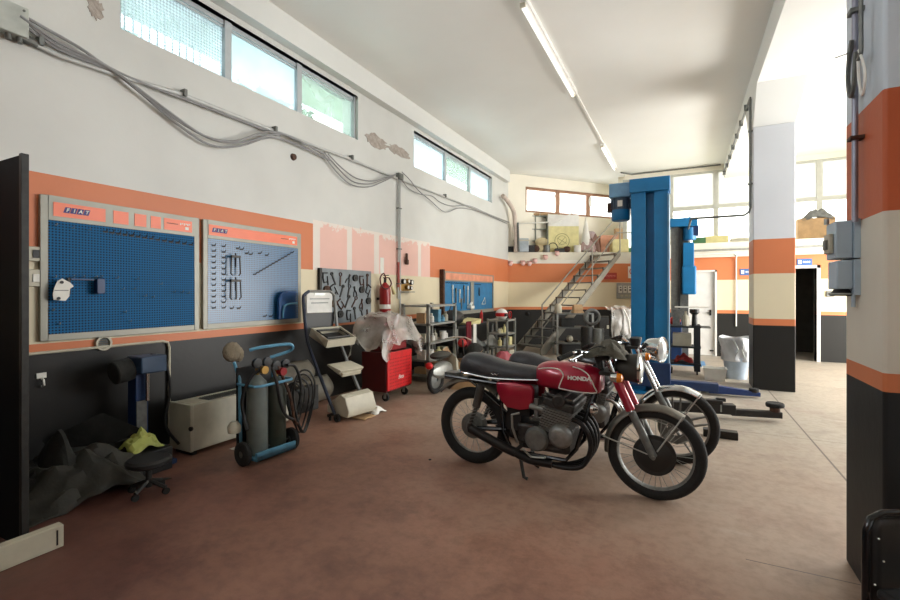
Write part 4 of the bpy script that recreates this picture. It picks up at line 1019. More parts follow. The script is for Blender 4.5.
# clear plastic sheet
PS = bpy.data.materials.new('clear_plastic_sheet'); PS.use_nodes = True
N = PS.node_tree.nodes; L = PS.node_tree.links
for n in list(N):
    if n.type == 'BSDF_PRINCIPLED': N.remove(n)
tr_ = N.new('ShaderNodeBsdfTransparent'); df = N.new('ShaderNodeBsdfDiffuse'); df.inputs[0].default_value = srgb(206, 200, 190); gl = N.new('ShaderNodeBsdfGlossy'); gl.inputs['Roughness'].default_value = .3
nzz = N.new('ShaderNodeTexNoise'); nzz.inputs['Scale'].default_value = 5; nzz.inputs['Detail'].default_value = 6
tc = N.new('ShaderNodeTexCoord'); L.new(tc.outputs['Object'], nzz.inputs['Vector'])
r1 = N.new('ShaderNodeMapRange'); L.new(nzz.outputs['Fac'], r1.inputs['Value']); r1.inputs['From Min'].default_value = .35; r1.inputs['From Max'].default_value = .7; r1.inputs['To Min'].default_value = .25; r1.inputs['To Max'].default_value = .65
x1 = N.new('ShaderNodeMixShader'); L.new(r1.outputs[0], x1.inputs[0]); L.new(tr_.outputs[0], x1.inputs[1]); L.new(df.outputs[0], x1.inputs[2])
x2 = N.new('ShaderNodeMixShader'); x2.inputs[0].default_value = .05; L.new(x1.outputs[0], x2.inputs[1]); L.new(gl.outputs[0], x2.inputs[2]); L.new(x2.outputs[0], N['Material Output'].inputs[0])
def sheet(u, v):
    a = (u - .5) * 2; b_ = (v - .5) * 2
    top = 1.0
    dx, dy = a * .5, b_ * .62
    ex = max(0, abs(dx) - .25); ey = max(0, abs(dy) - .31); fall = math.hypot(ex, ey)
    drop = min(.5, fall * 1.25) * (1 + .5 * wob((a * 2, b_ * 2, 0), 1.2, 1, 2))
    x = -.2 + math.copysign(min(abs(dx), .25 + ex * .35), dx); y = .31 + math.copysign(min(abs(dy), .31 + ey * .5), dy)
    q = (a * 2.2, b_ * 2.2, 1)
    return (x + wob(q, 1.5, .07, 3), y + wob(q, 1.5, .09, 4), top + .06 + .1 * math.exp(-(a * a * 3 + (b_ + .1) ** 2 * 3)) - drop + .08 * abs(wob(q, 2, 1, 5)))
tag(obj('plastic_sheet', MB().grid(sheet, 34, 40), PS, loc=(p.x, p.y, 0), ang=30), 'wrinkled translucent plastic sheet draped over the red tool cabinet', 'plastic sheet')
tag(obj('machine_case', MB().b(-.17, .17, -.2, .2, 0, .16).b(-.05, .05, -.1, .1, .16, .19), mat('maroon_case', (104, 20, 26), .45), loc=(p.x - .26, p.y + .28, .985), bevel=.02), 'dark red tool case on the red cabinet, under the plastic sheet', 'case')

# metal shelving rack and its contents
def shelving(label, x0, y0, x1, y1, shelves, top, post=.025, m='grey_metal', rz=0):
    t = thing('shelving_rack', label, 'shelving rack', (x0, y0, 0))
    W, D = y1 - y0, x1 - x0
    for (x, y) in ((0, 0), (D, 0), (0, W), (D, W)):
        obj('post', MB().b(x - post, x + post, y - post, y + post, 0, top), M[m], t)
    for z in shelves:
        obj('shelf', MB().b(-post, D + post, -post, W + post, z - .03, z), M[m], t)
    return t
RX0, RX1, RY0, RY1 = -4.16, -3.68, 6.42, 7.38
SH = [.12, .36, .64, .95, 1.25]
shelving('galvanised shelving rack loaded with bottles and boxes beside the red cabinet', RX0, RY0, RX1, RY1, SH, 1.27)
def bottle(h_, r_): return MB().lathe([(0, 0), (r_, 0), (r_, h_ * .6), (r_ * .4, h_ * .78), (r_ * .4, h_), (0, h_)], n=12)
def jar(h_, r_): return MB().lathe([(0, 0), (r_, 0), (r_, h_ * .85), (r_ * 1.05, h_ * .86), (r_ * 1.05, h_), (0, h_)], n=12)
def carton(a, b_, c): return MB().b(-a / 2, a / 2, -b_ / 2, b_ / 2, 0, c)
rnd = random.Random(11)
pal = [('paper', 'white'), ('cardboard', 'brown'), ('off_white', 'cream'), ('dull_metal', 'grey'), ('red_flat', 'red'), ('blue_light', 'light blue'), ('black', 'black'), ('yellow_paper', 'yellowish'), ('green', 'green')]
def fill(rack, x0, x1, y0, y1, z, n, where, hmax, kinds_=None, palw=None):
    """items along a shelf, nearest the camera first"""
    step = (y1 - y0) / n
    ords = ['first', 'second', 'third', 'fourth', 'fifth', 'sixth', 'seventh', 'eighth']
    for i in range(n):
        k = rnd.choice(kinds_ or ['carton', 'bottle', 'jar', 'carton'])
        mk_, cn = pal[rnd.choice(palw or [0, 1, 2, 3, 4, 5, 6, 7, 8, 0, 2])]
        h_ = hmax * rnd.uniform(.45, .9); w_ = step * rnd.uniform(.5, .62)
        mb = carton(min(.3, w_ * 1.6), w_ * 1.2, h_) if k == 'carton' else (bottle(h_, w_ * .5) if k == 'bottle' else jar(h_ * .8, w_ * .55))
        x = x1 - .12 - rnd.random() * .08
        o = obj(k, mb, M[mk_], loc=(x, y0 + step * (i + .5), z), rz=rnd.uniform(-.3, .3) if k == 'carton' else 0)
        tag(o, '%s %s on %s, %s from near' % (cn, k, where, ords[i]), k, 'goods on ' + rack)
fill('the near rack', RX0, RX1, RY0, RY1, .95, 6, 'the near rack, second shelf down', .24, palw=[0, 2, 0, 3, 5, 2, 1])
fill('the near rack', RX0, RX1, RY0, RY1, .64, 6, 'the near rack, middle shelf', .2, ['bottle', 'jar', 'carton'], [0, 2, 0, 7, 2])
fill('the near rack', RX0, RX1, RY0, RY1, .36, 5, 'the near rack, fourth shelf', .2)
fill('the near rack', RX0, RX1, RY0, RY1, .12, 4, 'the near rack, lowest shelf', .18, ['carton'], [1, 6, 3])
# ================================================================== BACK LEFT CLUTTER
# narrow rack with helmets on top
p = at(507, 372, 8.9)
q0 = onX(507, 340, -3.2)
R2 = (-3.62, -3.2, q0.y, q0.y + .48)
shelving('small pale shelf rack at the far end of the left wall, topped by a helmet', R2[0], R2[2], R2[1], R2[3], [.12, .36, .62, .9], .92, post=.018)
fill('the far rack', R2[0], R2[1], R2[2], R2[3], .62, 4, 'the far rack, second shelf', .2, ['bottle', 'jar'], [0, 2, 7])
fill('the far rack', R2[0], R2[1], R2[2], R2[3], .36, 3, 'the far rack, third shelf', .22, None, [0, 3, 7])
fill('the far rack', R2[0], R2[1], R2[2], R2[3], .12, 2, 'the far rack, bottom shelf', .2, ['carton'], [1, 2])
t = thing('helmet', 'white helmet with red and black stripes on top of the far rack', 'helmet', (R2[1] - .16, R2[2] + .12, .9))
obj('shell', MB().sph((0, 0, .11), (.13, .11, .12), 20), M['white_paint'], t)
obj('stripe', MB().lathe([(.124, .07), (.128, .1), (.124, .14)], n=24), M['red_flat'], t, solid=.003)
obj('visor', MB().box((.1, -.02, .1), (.06, .14, .06)), M['black'], t, bevel=.01)
t = thing('toy_ball', 'dark round lamp housing beside the striped helmet', 'lamp', (R2[1] - .14, R2[2] + .36, .9))
obj('housing', MB().sph((0, 0, .09), (.09, .09, .09), 16), M['black'], t); obj('rim', MB().lathe([(.07, .02), (.08, .02), (.08, .0), (.07, 0)], (.07, 0, .09), 'x', 16, True), M['red_flat'], t)
t.name = 'lamp_housing'

# workbench with bags at the wall
wy0, wy1 = onX(459, 330, -3.7).y, onX(500, 340, -3.7).y
t = thing('workbench', 'low dark workbench piled with bags and paper between the two racks', 'workbench', (-4.05, wy0, 0))
BW = wy1 - wy0 - .25
obj('top', MB().b(-.25, .32, .0, BW, .78, .82), M['dark_metal'], t)
for (x, y) in ((-.2, .05), (.28, .05), (-.2, BW - .05), (.28, BW - .05)): obj('leg', MB().b(x - .02, x + .02, y - .02, y + .02, 0, .78), M['grey_metal'], t)
obj('lower_shelf', MB().b(-.22, .3, .03, BW - .03, .28, .31), M['dark_metal'], t)
pt = lambda px, py, d: at(px, py, d)
tag(obj('document_folder', MB().add([(0, 0, 0), (.3, 0, 0), (.3, .5, 0), (0, .5, 0), (0, 0, .05), (.3, 0, .03), (.32, .5, .1), (0, .5, .12)], [(0, 1, 2, 3), (4, 5, 6, 7), (0, 1, 5, 4), (1, 2, 6, 5), (2, 3, 7, 6), (3, 0, 4, 7)]), M['yellow_paper'], loc=(-4.02, wy0 + .55, .82)), 'cream paper packet lying on the workbench top', 'packet')
tag(obj('duffel_bag', MB().sph((0, 0, .15), (.2, .3, .16), 18).tube([(0, -.15, .28), (0, -.08, .38), (0, .08, .38), (0, .15, .28)], .012, 6), M['black'], loc=(-3.98, wy0 + .3, .82)), 'black bag on the near end of the workbench', 'bag')
tag(obj('red_apron', MB().grid(lambda u, v: (.33 + .02 * math.sin(v * 9), .35 + v * .22, .9 - u * .75), 10, 10), mat('dark_red_cloth', (110, 22, 34), .9), loc=(-4.05, wy0, 0), solid=.01), 'dark red cloth hanging down the front of the workbench', 'cloth')
tag(obj('white_towel', MB().grid(lambda u, v: (.36 + .015 * math.sin(v * 9), .6 + v * .15, .84 - u * .5), 8, 8), M['paper'], loc=(-4.05, wy0, 0), solid=.01), 'white towel hanging beside the dark red cloth', 'towel')
crumple('clothes_heap', 'heap of grey and white rags on the workbench lower shelf', 'rags', (-3.95, wy0 + 1.0, .31), .3, .45, .28, 6, M['grey_cloth'], sx=18)
crumple('clothes_heap', 'white rags spilling off the far end of the workbench lower shelf', 'rags', (-3.7, wy0 + 1.55, .31), .2, .3, .22, 8, M['paper'], sx=14)
tag(obj('spray_can', MB().lathe([(0, 0), (.035, 0), (.035, .2), (.015, .23), (.015, .26), (0, .26)], n=12), M['red_flat'], loc=(-3.85, wy0 + 1.4, .82)), 'red spray can at the far end of the workbench top', 'can')
tag(obj('backpack', MB().sph((0, 0, .26), (.2, .24, .27), 18), M['dark_cloth'], loc=(-3.45, wy0 + .15, 0), sub=0), 'black sack standing on the floor before the workbench', 'sack')
p = gp(505, 372)
crumple('pink_tarp', 'pinkish-red plastic sheet bunched behind the motorcycle seats', 'sheet', (-3.0, 8.0, 0), .28, .34, .42, 12, mat('pinkish_red_plastic', (172, 76, 86), .4), sx=20)
tag(obj('plastic_tub', MB().lathe([(0, 0), (.13, 0), (.16, .28), (.17, .3), (.15, .3), (.12, .02), (0, .02)], n=20), M['off_white'], loc=(-3.35, 7.75, 0)), 'cream plastic tub on the floor by the pinkish sheet', 'tub')

# dismantled moped behind the motorcycle's tail
p = gp(452, 402)
t = thing('moped', 'dismantled white moped with red lamp standing before the near rack', 'moped', (-3.16, 6.12, 0), R(86))
obj('leg_shield', MB().loft([[(x, y, z) for (y, z) in ((-.14, .5 - k * .05), (-.16, .18), (0, .12), (.16, .18), (.14, .5 - k * .05), (0, .58 - k * .05))] for k, x in enumerate((.0, .05, .1))]), M['off_white'], t, bevel=.01)
for x in (-.35, .42):
    wh = obj('wheel', MB().lathe([(.17 + .035 * math.cos(a), .035 * math.sin(a)) for a in [i * math.pi / 5 for i in range(10)]], (x, 0, .205), 'y', 26, True), M['rubber'], t)
    obj('rim', MB().lathe([(.02, -.03), (.13, -.012), (.14, .0), (.13, .012), (.02, .03)], (x, 0, .205), 'y', 20, True), M['dull_metal'], wh)
obj('body', MB().loft([[(x, y * w_, .32 + z * h_) for (y, z) in ((-1, -.6), (-.8, .7), (0, 1), (.8, .7), (1, -.6), (0, -1))] for x, w_, h_ in ((-.5, .04, .05), (-.3, .1, .16), (-.05, .12, .14), (.08, .07, .06))]), M['grey_metal'], t, sub=1)
obj('tail_lamp', MB().sph((-.52, 0, .42), (.05, .06, .05), 12), M['red_flat'], t)
obj('handlebar', MB().tube([(.3, -.25, .72), (.34, -.1, .76), (.34, .1, .76), (.3, .25, .72)], .012, 6), M['chrome'], t)
obj('fork', MB().tube([(.42, .06, .205), (.33, .06, .72)], .016, 6).tube([(.42, -.06, .205), (.33, -.06, .72)], .016, 6), M['dark_metal'], t)
obj('saddle', MB().sph((-.22, 0, .54), (.24, .11, .06), 16), M['olive'], t)
obj('headlamp', MB().sph((.42, 0, .66), (.08, .07, .07), 14), M['red_flat'], t)
p = gp(462, 392)
tag(obj('open_carton', MB().b(-.18, .18, -.16, .2, 0, .42).add([(-.18, -.16, .42), (-.18, .2, .42), (-.3, .22, .6), (-.3, -.18, .6)], [(0, 1, 2, 3)]).add([(.18, -.16, .42), (.18, .2, .42), (.28, .22, .58), (.28, -.18, .58)], [(0, 1, 2, 3)]), M['cardboard'], loc=(at(464, 400, 7.0).x, at(464, 400, 7.0).y, .0), rz=.3), 'open cardboard box with raised flaps before the near rack', 'box')
crumple('rag', 'pale rags on the floor behind the moped', 'rags', (-2.85, 6.55, 0), .2, .26, .14, 15, M['off_white'], sx=14)

# ================================================================== STAIR AND MEZZANINE
S0 = at(528, 352, 11.0); S0.z = 0
S1 = at(607, 251, 12.55); S1.z = 0
sd = (S1 - S0); run = sd.length; sd.normalize(); sr = Vector((sd.y, -sd.x, 0))      # sr: right-hand side, nearest the camera
SW = .42
STEEL = mat('grey_brown_steel', (136, 132, 120), .5, .4, var=.1)
t = thing('staircase', 'open grey steel staircase climbing to the mezzanine', 'staircase', (0, 0, 0))
H = 2.6; NS = 13
for s in (-1, 1):
    a = S0 + sr * s * SW; b_ = S1 + sr * s * SW
    u = sd; n_ = Vector((0, 0, 1)); th = sr * .02 * s
    q = [a, a + u * .17, b_ + Vector((0, 0, H - .15)), b_ + Vector((0, 0, H)), a + Vector((0, 0, .14))]
    obj('stringer', MB().loft([[v - th for v in q], [v + th for v in q]]), STEEL, t)
for i in range(NS):
    f = (i + .6) / NS; c = S0 + sd * run * f; z = H * (i + 1) / (NS + .5)
    tr = MB()
    pts = [c + sr * SW + sd * .12, c + sr * SW - sd * .12, c - sr * SW - sd * .12, c - sr * SW + sd * .12]
    tr.loft([[v + Vector((0, 0, z)) for v in pts], [v + Vector((0, 0, z - .03)) for v in pts]])
    o = obj('tread', tr, STEEL if i > 4 else M['dull_metal'], t)
    fr_ = MB()
    for s in (-1, 1):
        e = c + sr * s * (SW - .03) - sd * .11; fr_.tube([e + Vector((0, 0, z)), e + Vector((0, 0, z - H / (NS + .5)))], .014, 5)
    if i > 0: obj('riser_bracket', fr_, M['dark_metal'], o)
def along(f, s, z): v = S0 + sd * run * f + sr * s * SW; return Vector((v.x, v.y, H * f + z))
# near-side handrail
obj('handrail', MB().tube([along(.02, 1, 0), along(.02, 1, 1.12), along(1.0, 1, 1.0), along(1.06, 1, 1.0)], .018, 8), STEEL, t)
obj('middle_rail', MB().tube([along(.02, 1, .55), along(1.0, 1, .5)], .012, 6), STEEL, t)
for f in (.62, 1.0): obj('baluster', MB().tube([along(f, 1, 0), along(f, 1, 1.0)], .016, 6), STEEL, t)
# mezzanine guard rail
p0 = along(1.0, 1, 0); pe = C0 + dl * 3.6
t = thing('guard_rail', 'thin steel guard rail on the mezzanine edge right of the stair head', 'rail', (0, 0, 0))
e0 = C0 + dl * 2.75; e1 = C0 + dl * 3.75
obj('top_rail', MB().tube([(e0.x, e0.y, 2.6), (e0.x, e0.y, 2.75), (e0.x + dl.x * .3, e0.y + dl.y * .3, 3.15), (e1.x, e1.y, 3.15)], .016, 6), STEEL, t)
obj('post', MB().cyl((e1.x, e1.y, 2.6), (e1.x, e1.y, 3.15), .016, n=6), STEEL, t)
# pink pennants
flag = None; fl = [(508, 263.5), (522.5, 263), (529, 263.5), (534.5, 261), (545, 257.5), (556.5, 253.5)]
fo = ['leftmost', 'second from left', 'third from left', 'fourth from left', 'fifth from left', 'highest and rightmost']
for i, (px, py) in enumerate(fl):
    # on the lower slanting wall
    r = (px - CX) / F; a = C0.x * CA + C0.y * SA - r * (-C0.x * SA + C0.y * CA); b_ = dl.x * CA + dl.y * SA - r * (-dl.x * SA + dl.y * CA)
    tt = max(.05, -a / b_); q = C0 + dl * tt - nl * .05; dep = -q.x * SA + q.y * CA
    q.z = EYE - (py - HY) / F * dep
    base = thing('pennant', 'small pink cloth pennant on the wall below the mezzanine, ' + fo[i], 'pennant', q, math.atan2(dl.y, dl.x), 'pink pennants')
    obj('cloth', MB().add([(-.06, 0, .06), (.06, 0, .06), (.07, -.03, -.01), (.03, -.04, -.07), (-.03, -.04, -.07), (-.06, -.03, -.02)], [(0, 1, 2, 3, 4, 5)]), M['pink'], base, solid=.01)
    obj('ribbon', MB().b(-.065, .065, -.012, .012, .055, .068), mat('faded_rose', (196, 120, 112), .7), base)
def lwall(px, z_py=None, off=.02):
    r = (px - CX) / F; a = C0.x * CA + C0.y * SA - r * (-C0.x * SA + C0.y * CA); b_ = dl.x * CA + dl.y * SA - r * (-dl.x * SA + dl.y * CA)
    q = C0 + dl * (-a / b_) - nl * off; dep = -q.x * SA + q.y * CA
    q.z = EYE - (z_py - HY) / F * dep; return q
la = math.atan2(dl.y, dl.x)
q = lwall(610, 276); tag(obj('red_sign', MB().b(-.18, .18, -.012, 0, -.09, .09), mat('dull_red_sign', (188, 60, 50), .5), loc=q, rz=la), 'small red sign on the orange band right of the stair', 'sign')
for i in range(4): o_ = None
mk = MB()
for i in range(7): mk.b(-.14 + i * .042, -.115 + i * .042, -.016, -.012, -.02 + .012 * (i % 2), .03)
obj('sign_lettering', mk, mat('pale_red_letters', (226, 130, 116), .5), bpy.data.objects['red_sign'])
q = lwall(624, 290)
t = thing('switch_panel', 'grey switch panel with three white breakers beside the blue lift', 'switch panel', q, la)
obj('back_board', MB().b(-.22, .3, -.02, 0, -.24, .2), M['grey_metal'], t, bevel=.02)
for i in range(4):
    b_ = obj('breaker', MB().b(-.17 + i * .13, -.08 + i * .13, -.06, -.02, -.08, .12), M['paper'], t)
    obj('toggle', MB().b(-.145 + i * .13, -.105 + i * .13, -.075, -.06, -.02, .02).b(-.145 + i * .13, -.105 + i * .13, -.065, -.06, .06, .09), M['black'], b_)
for i in range(3): obj('name_tag', MB().b(-.12 + i * .13, -.04 + i * .13, -.025, -.02, -.18, -.13), M['off_white'], t)
q = lwall(632, 272.5)
t = thing('no_smoking_sign', 'white prohibition sign with red ring above the switch panel', 'sign', q, la)
obj('plate', MB().b(-.12, .14, -.012, 0, -.16, .17), M['paper'], t)
obj('ring', MB().lathe([(.075, -.02), (.095, -.02), (.095, -.012), (.075, -.012)], (0.01, 0, 0.03), 'y', 28, True), M['red_flat'], t)
obj('bar', MB().box((0.01, -.016, 0.03), (.16, .006, .018), (0, R(45), 0)), M['red_flat'], t)
obj('cigarette', MB().box((0.01, -.015, 0.03), (.1, .004, .02)), M['black'], t)
q = lwall(631, 257)
tag(obj('wall_pipe', MB().cyl((0, -.01, -.0), (0, -.01, .32), .02, n=8), M['white_paint'], loc=(q.x, q.y, 2.02)), 'short white pipe on the orange band above the prohibition sign', 'pipe')
q = lwall(528, 314); tag(obj('round_bell', MB().sph((0, 0, 0), .05, 12), M['black'], loc=(q.x, q.y, q.z)), 'small round black bell on the thin orange stripe left of the stair', 'bell')

# mezzanine junk: coordinates measured along the deck edge
def mz(px, back, z=2.6):
    r = (px - CX) / F; a = C0.x * CA + C0.y * SA - r * (-C0.x * SA + C0.y * CA); b_ = dl.x * CA + dl.y * SA - r * (-dl.x * SA + dl.y * CA)
    q = C0 + dl * (-a / b_) + nl * back; return Vector((q.x, q.y, z))
FANM = mat('sage_drawing', (150, 146, 100), .8)
q = mz(563, .22)
t = thing('display_board', 'large pale yellow board with a faint round drawing, propped on the mezzanine', 'board', q, la)
obj('sheet', MB().b(-.38, .5, -.02, .02, 0, .76), M['yellow_paper'], t); obj('upper_sheet', MB().b(-.38, .5, -.015, .015, .76, 1.08), M['white_paint'], t)
obj('drawn_circle', MB().lathe([(.2, 0), (.215, 0), (.215, .004), (.2, .004)], (.02, -.028, .34), 'y', 32, True), FANM, t)
obj('drawn_circle', MB().lathe([(.12, 0), (.13, 0), (.13, .004), (.12, .004)], (.02, -.028, .36), 'y', 32, True), FANM, t)
obj('drawn_lines', MB().box((.02, -.026, .34), (.32, .004, .012), (0, R(30), 0)).box((.02, -.026, .34), (.3, .004, .012), (0, R(-50), 0)), FANM, t)
q = mz(536, .3)
t = thing('steel_cabinet', 'greenish grey open shelf cabinet standing on the mezzanine left of the board', 'cabinet', q, la)
GG = mat('greenish_grey', (150, 158, 148), .6, var=.1)
obj('back_panel', MB().b(-.3, .4, .22, .25, 0, 1.08), GG, t)
for x in (-.3, .04, .38): obj('side_panel', MB().b(x, x + .02, 0, .22, 0, 1.08), GG, t)
for z in (.02, .36, .7, 1.08): obj('shelf', MB().b(-.3, .4, 0, .22, z - .02, z), GG, t)
for i in range(3): tag(obj('paper_roll', MB().cyl((-.28 + i * .24, .06, 1.125), (-.08 + i * .24, .06, 1.125), .045, n=10), M['cardboard'], loc=tuple(q), rz=la), 'cardboard roll lying on top of the grey shelf cabinet, %s' % ['left', 'middle', 'right'][i], 'roll', 'rolls on the mezzanine cabinet')
tag(obj('straw_bundle', MB().sph((0, 0, .12), (.26, .1, .12), 14).sph((.05, 0, .3), (.2, .09, .12), 14), mat('straw_cloth', (206, 190, 150), .9, bump=.5), loc=mz(541, .12), rz=la), 'straw-coloured bundle in front of the shelf cabinet', 'bundle')
tag(obj('white_cone', MB().lathe([(0, 1.05), (.05, .85), (.12, .4), (.16, .05), (0, .05)], n=12), M['paper'], loc=mz(588, .2)), 'white folded sheet standing upright between board and stair rail', 'sheet')
tag(obj('fabric_roll', MB().cyl((0, 0, 0), (.0, .1, .62), .13, n=14), mat('mauve_fabric', (196, 176, 176), .9), loc=mz(594, .4)), 'mauve fabric roll behind the white folded sheet', 'roll')
crumple('pink_bundle', 'pinkish plastic bundle at the foot of the white folded sheet', 'bundle', mz(588, .14), .26, .12, .4, 21, mat('dusty_pink_plastic', (190, 160, 156), .6), sx=16)
crumple('brown_bundle', 'brownish bundle of cloths behind the stair head', 'bundle', mz(596, .2), .2, .12, .5, 22, mat('brown_cloth', (140, 108, 96), .9), sx=16)
tag(obj('cardboard_carton', carton(.5, .3, .5), mat('salmon_board', (222, 160, 130), .8), loc=mz(612, .35), rz=la), 'salmon-coloured carton behind the stair rail', 'box')
tag(obj('cardboard_carton', carton(.45, .3, .36), M['yellow_paper'], loc=mz(620, .1), rz=la), 'pale yellow carton at the mezzanine edge beside the blue lift', 'box')
tag(obj('cardboard_carton', carton(.3, .16, .7), M['cardboard'], loc=mz(624, .3), rz=la), 'tall brown carton behind the yellow ones beside the blue lift', 'box')
tag(obj('toolbox', carton(.36, .2, .12), M['green'], loc=mz(636, -.0) + nl * .15, rz=la), 'green toolbox on the mezzanine edge close to the blue lift', 'toolbox')
rnd = random.Random(5)
nm = [('tin', 'dark tin'), ('hub_cap', 'round hub cap'), ('battery', 'black battery'), ('canister', 'grey canister'), ('pulley', 'dark pulley'), ('lamp_glass', 'brownish lamp glass'), ('motor', 'small dark motor'), ('jug', 'grey jug'), ('pot', 'white pot')]
for i, px in enumerate((511, 517.5, 524, 530, 536, 547, 560, 567.5, 578)):
    h_ = rnd.uniform(.1, .2); k = i % 3
    mb = carton(.26, .14, h_) if k == 0 else (MB().sph((0, 0, h_ * .6), (h_ * .75, .07, h_ * .6), 12) if k == 1 else jar(h_, .1))
    q = mz(px, .06)
    tag(obj(nm[i][0], mb, [M['dark_metal'], M['rust'], M['dull_metal']][i % 3] if i != 8 else M['paper'], loc=q, rz=la), nm[i][1] + ' in the scrap row on the mezzanine edge, ' + ['leftmost', 'second', 'third', 'fourth', 'fifth', 'below the hoop', 'below the yellow board', 'right of the yellow board middle', 'last before the stair'][i], nm[i][1].split()[-1], 'scrap along the mezzanine edge')
q = mz(553.5, .07)
tag(obj('wire_hoop', MB().tube([(.13 * math.cos(a), 0, .1 + .13 * math.sin(a)) for a in [i * math.pi / 8 - .5 for i in range(12)]], .012, 6), M['dark_metal'], loc=q + Vector((0, 0, .04)), rz=la), 'dark round wire hoop leaning on the yellow board', 'hoop')
q = mz(521, .02)
t = thing('glass_jar_crate', 'bluish crate of glass at the left end of the mezzanine', 'crate', q, la)
obj('crate', MB().b(-.2, .2, -.12, .02, 0, .38), mat('blue_grey_glass', (178, 188, 196), .3), t, bevel=.01); obj('band', MB().b(-.21, .21, -.13, .03, .3, .34), M['off_white'], t)
q = mz(513.5, .02)
t = thing('flue_hose', 'beige bent flue hose standing in the left corner of the mezzanine', 'hose', (C0.x + .2, C0.y - .02, 2.6))
obj('hose', MB().tube([(.03, 0, 0), (.03, 0, .55), (.02, -.05, .8), (.02, -.15, 1.1), (-.02, -.45, 1.3), (-.06, -.8, 1.42)], .06, 10, curve=5), mat('beige_flue', (206, 190, 178), .7), t)
obj('side_pipe', MB().cyl((.12, -.02, 0), (.1, -.04, .8), .03, n=8), M['dull_metal'], t)
t = thing('clothes_rail', 'thin pale rail across the front of the mezzanine cabinet', 'rail', (0, 0, 0))
a_, b_ = mz(515, .0), mz(548, .0)
obj('rail', MB().tube([(a_.x, a_.y, 3.4), (b_.x, b_.y, 3.44)], .02, 6), M['paper'], t); obj('upright', MB().cyl((a_.x, a_.y, 2.6), (a_.x, a_.y, 3.4), .015, n=6), M['dull_metal'], t); obj('upright', MB().cyl((b_.x, b_.y, 2.6), (b_.x, b_.y, 3.44), .015, n=6), M['dull_metal'], t)
tag(obj('white_pole', MB().cyl(mz(551, .05, 3.35), mz(575, .0, 3.75), .018, n=6), M['paper']), 'slanting white pole leaning over the yellow board', 'pole')
tag(obj('hanging_tag', MB().sph((0, 0, 0), (.045, .02, .17), 12), M['paper'], loc=tuple(C0 + du * cuts[1] - nu_ * .06 + Vector((0, 0, 4.22)))), 'white teardrop tag hanging at the second post of the brown window', 'tag')
# things stored in front of the large rear glazing
rows = [(.35, .3, .28, 'green', 'small green box before the rear glazing, left'), (.75, .5, .3, 'yellow_paper', 'pale yellow carton before the rear glazing'), (1.25, .4, .22, 'off_white', 'cream carton before the rear glazing, next to the column'), (2.75, .7, .6, 'cardboard', 'brown carton stack before the rear glazing, right of the column'), (3.45, .5, .4, 'off_white', 'cream box before the rear glazing, far right')]
for x, w_, h_, m_, lb in rows:
    tag(obj('storage_box', carton(w_, .35, h_), M[m_], loc=(x, 13.55, 2.6)), lb, 'box', 'boxes before the rear glazing')
crumple('cloth_bundle', 'grey bundle on top of the brown carton right of the column', 'bundle', (2.8, 13.5, 3.16), .3, .16, .3, 31, M['grey_cloth'], sx=14)
crumple('cloth_bundle', 'pale bundle before the rear glazing, between the yellow carton and the lift', 'bundle', (-.1, 13.5, 2.6), .3, .16, .4, 32, M['off_white'], sx=14)

# conduits on the mezzanine edge, signs
tag(obj('edge_conduit', MB().tube([(-.1, DW - .12, 2.43), (4.9, DW - .12, 2.43)], .022, 8), M['grey_metal']), 'upper thin conduit along the edge of the slab over the doors', 'conduit')
tag(obj('edge_conduit', MB().tube([(-.1, DW - .12, 2.34), (1.0, DW - .12, 2.34), (1.05, DW - .12, 2.3), (1.05, DW - .03, 2.2), (1.05, DW - .03, .7)], .014, 8), M['paper']), 'lower thin conduit over the white door, dropping down the wall right of it', 'conduit')
def wallsign(name, px0, px1, py0, py1, label, colr, sub=True):
    a = onY(px0, py0, DW - .01); b_ = onY(px1, py1, DW - .01)
    t = thing(name, label, 'sign', (a.x, DW, b_.z)); Wd, Hd = b_.x - a.x, a.z - b_.z
    obj('plate', MB().b(0, Wd, -.015, -.0, 0, Hd), M[colr], t)
    obj('symbol', MB().b(Wd * .08, Wd * .3, -.02, -.015, Hd * .2, Hd * .8), M['paper'], t)
    o = MB()
    for i in range(4): o.b(Wd * (.4 + .13 * i), Wd * (.48 + .13 * i), -.02, -.015, Hd * .35, Hd * .65)
    obj('lettering', o, M['paper'], t)
M['sign_blue'] = mat('sign_blue', (64, 110, 176), .5)
wallsign('blue_sign', 740, 754, 269, 275, 'small blue and white sign left of the far column', 'sign_blue')
wallsign('blue_sign', 797, 812, 259, 265, 'blue and white sign above the dark doorway', 'sign_blue')
p = onY(830, 294, DW); tag(obj('wall_socket', MB().b(-.06, .06, -.04, 0, -.06, .06), M['dull_metal'], loc=(p.x, DW, p.z)), 'small grey socket on the cream wall right of the dark doorway', 'socket')

# ceiling lamps
def lamp(label, y0, y1, x=-1.62, w_=.075):
    t = thing('fluorescent_lamp', label, 'ceiling lamp', (x, y0, ZC), group='fluorescent lamps')
    obj('housing', MB().b(-w_ / 2, w_ / 2, 0, y1 - y0, -.06, 0), M['white_paint'], t)
    obj('tube', MB().cyl((-.028, .05, -.085), (-.028, y1 - y0 - .05, -.085), .019, n=10), emis('tube_glow', (1, .98, .92), 1.3), t)
    for y in (.03, y1 - y0 - .03): obj('end_cap', MB().box((-.02, y, -.08), (.06, .03, .05)), M['off_white'], t)
def onZc(px, py, z=ZC - .06): d = (z - EYE) * F / (HY - py); return at(px, py, d)
a, b_ = onZc(512, 5), onZc(571, 96); c_, e_ = onZc(603, 145), onZc(619, 174)
lamp('long fluorescent lamp on the ceiling, the nearer of two in line', a.y, b_.y)
lamp('fluorescent lamp on the ceiling, the farther of two in line', c_.y, e_.y - .6)
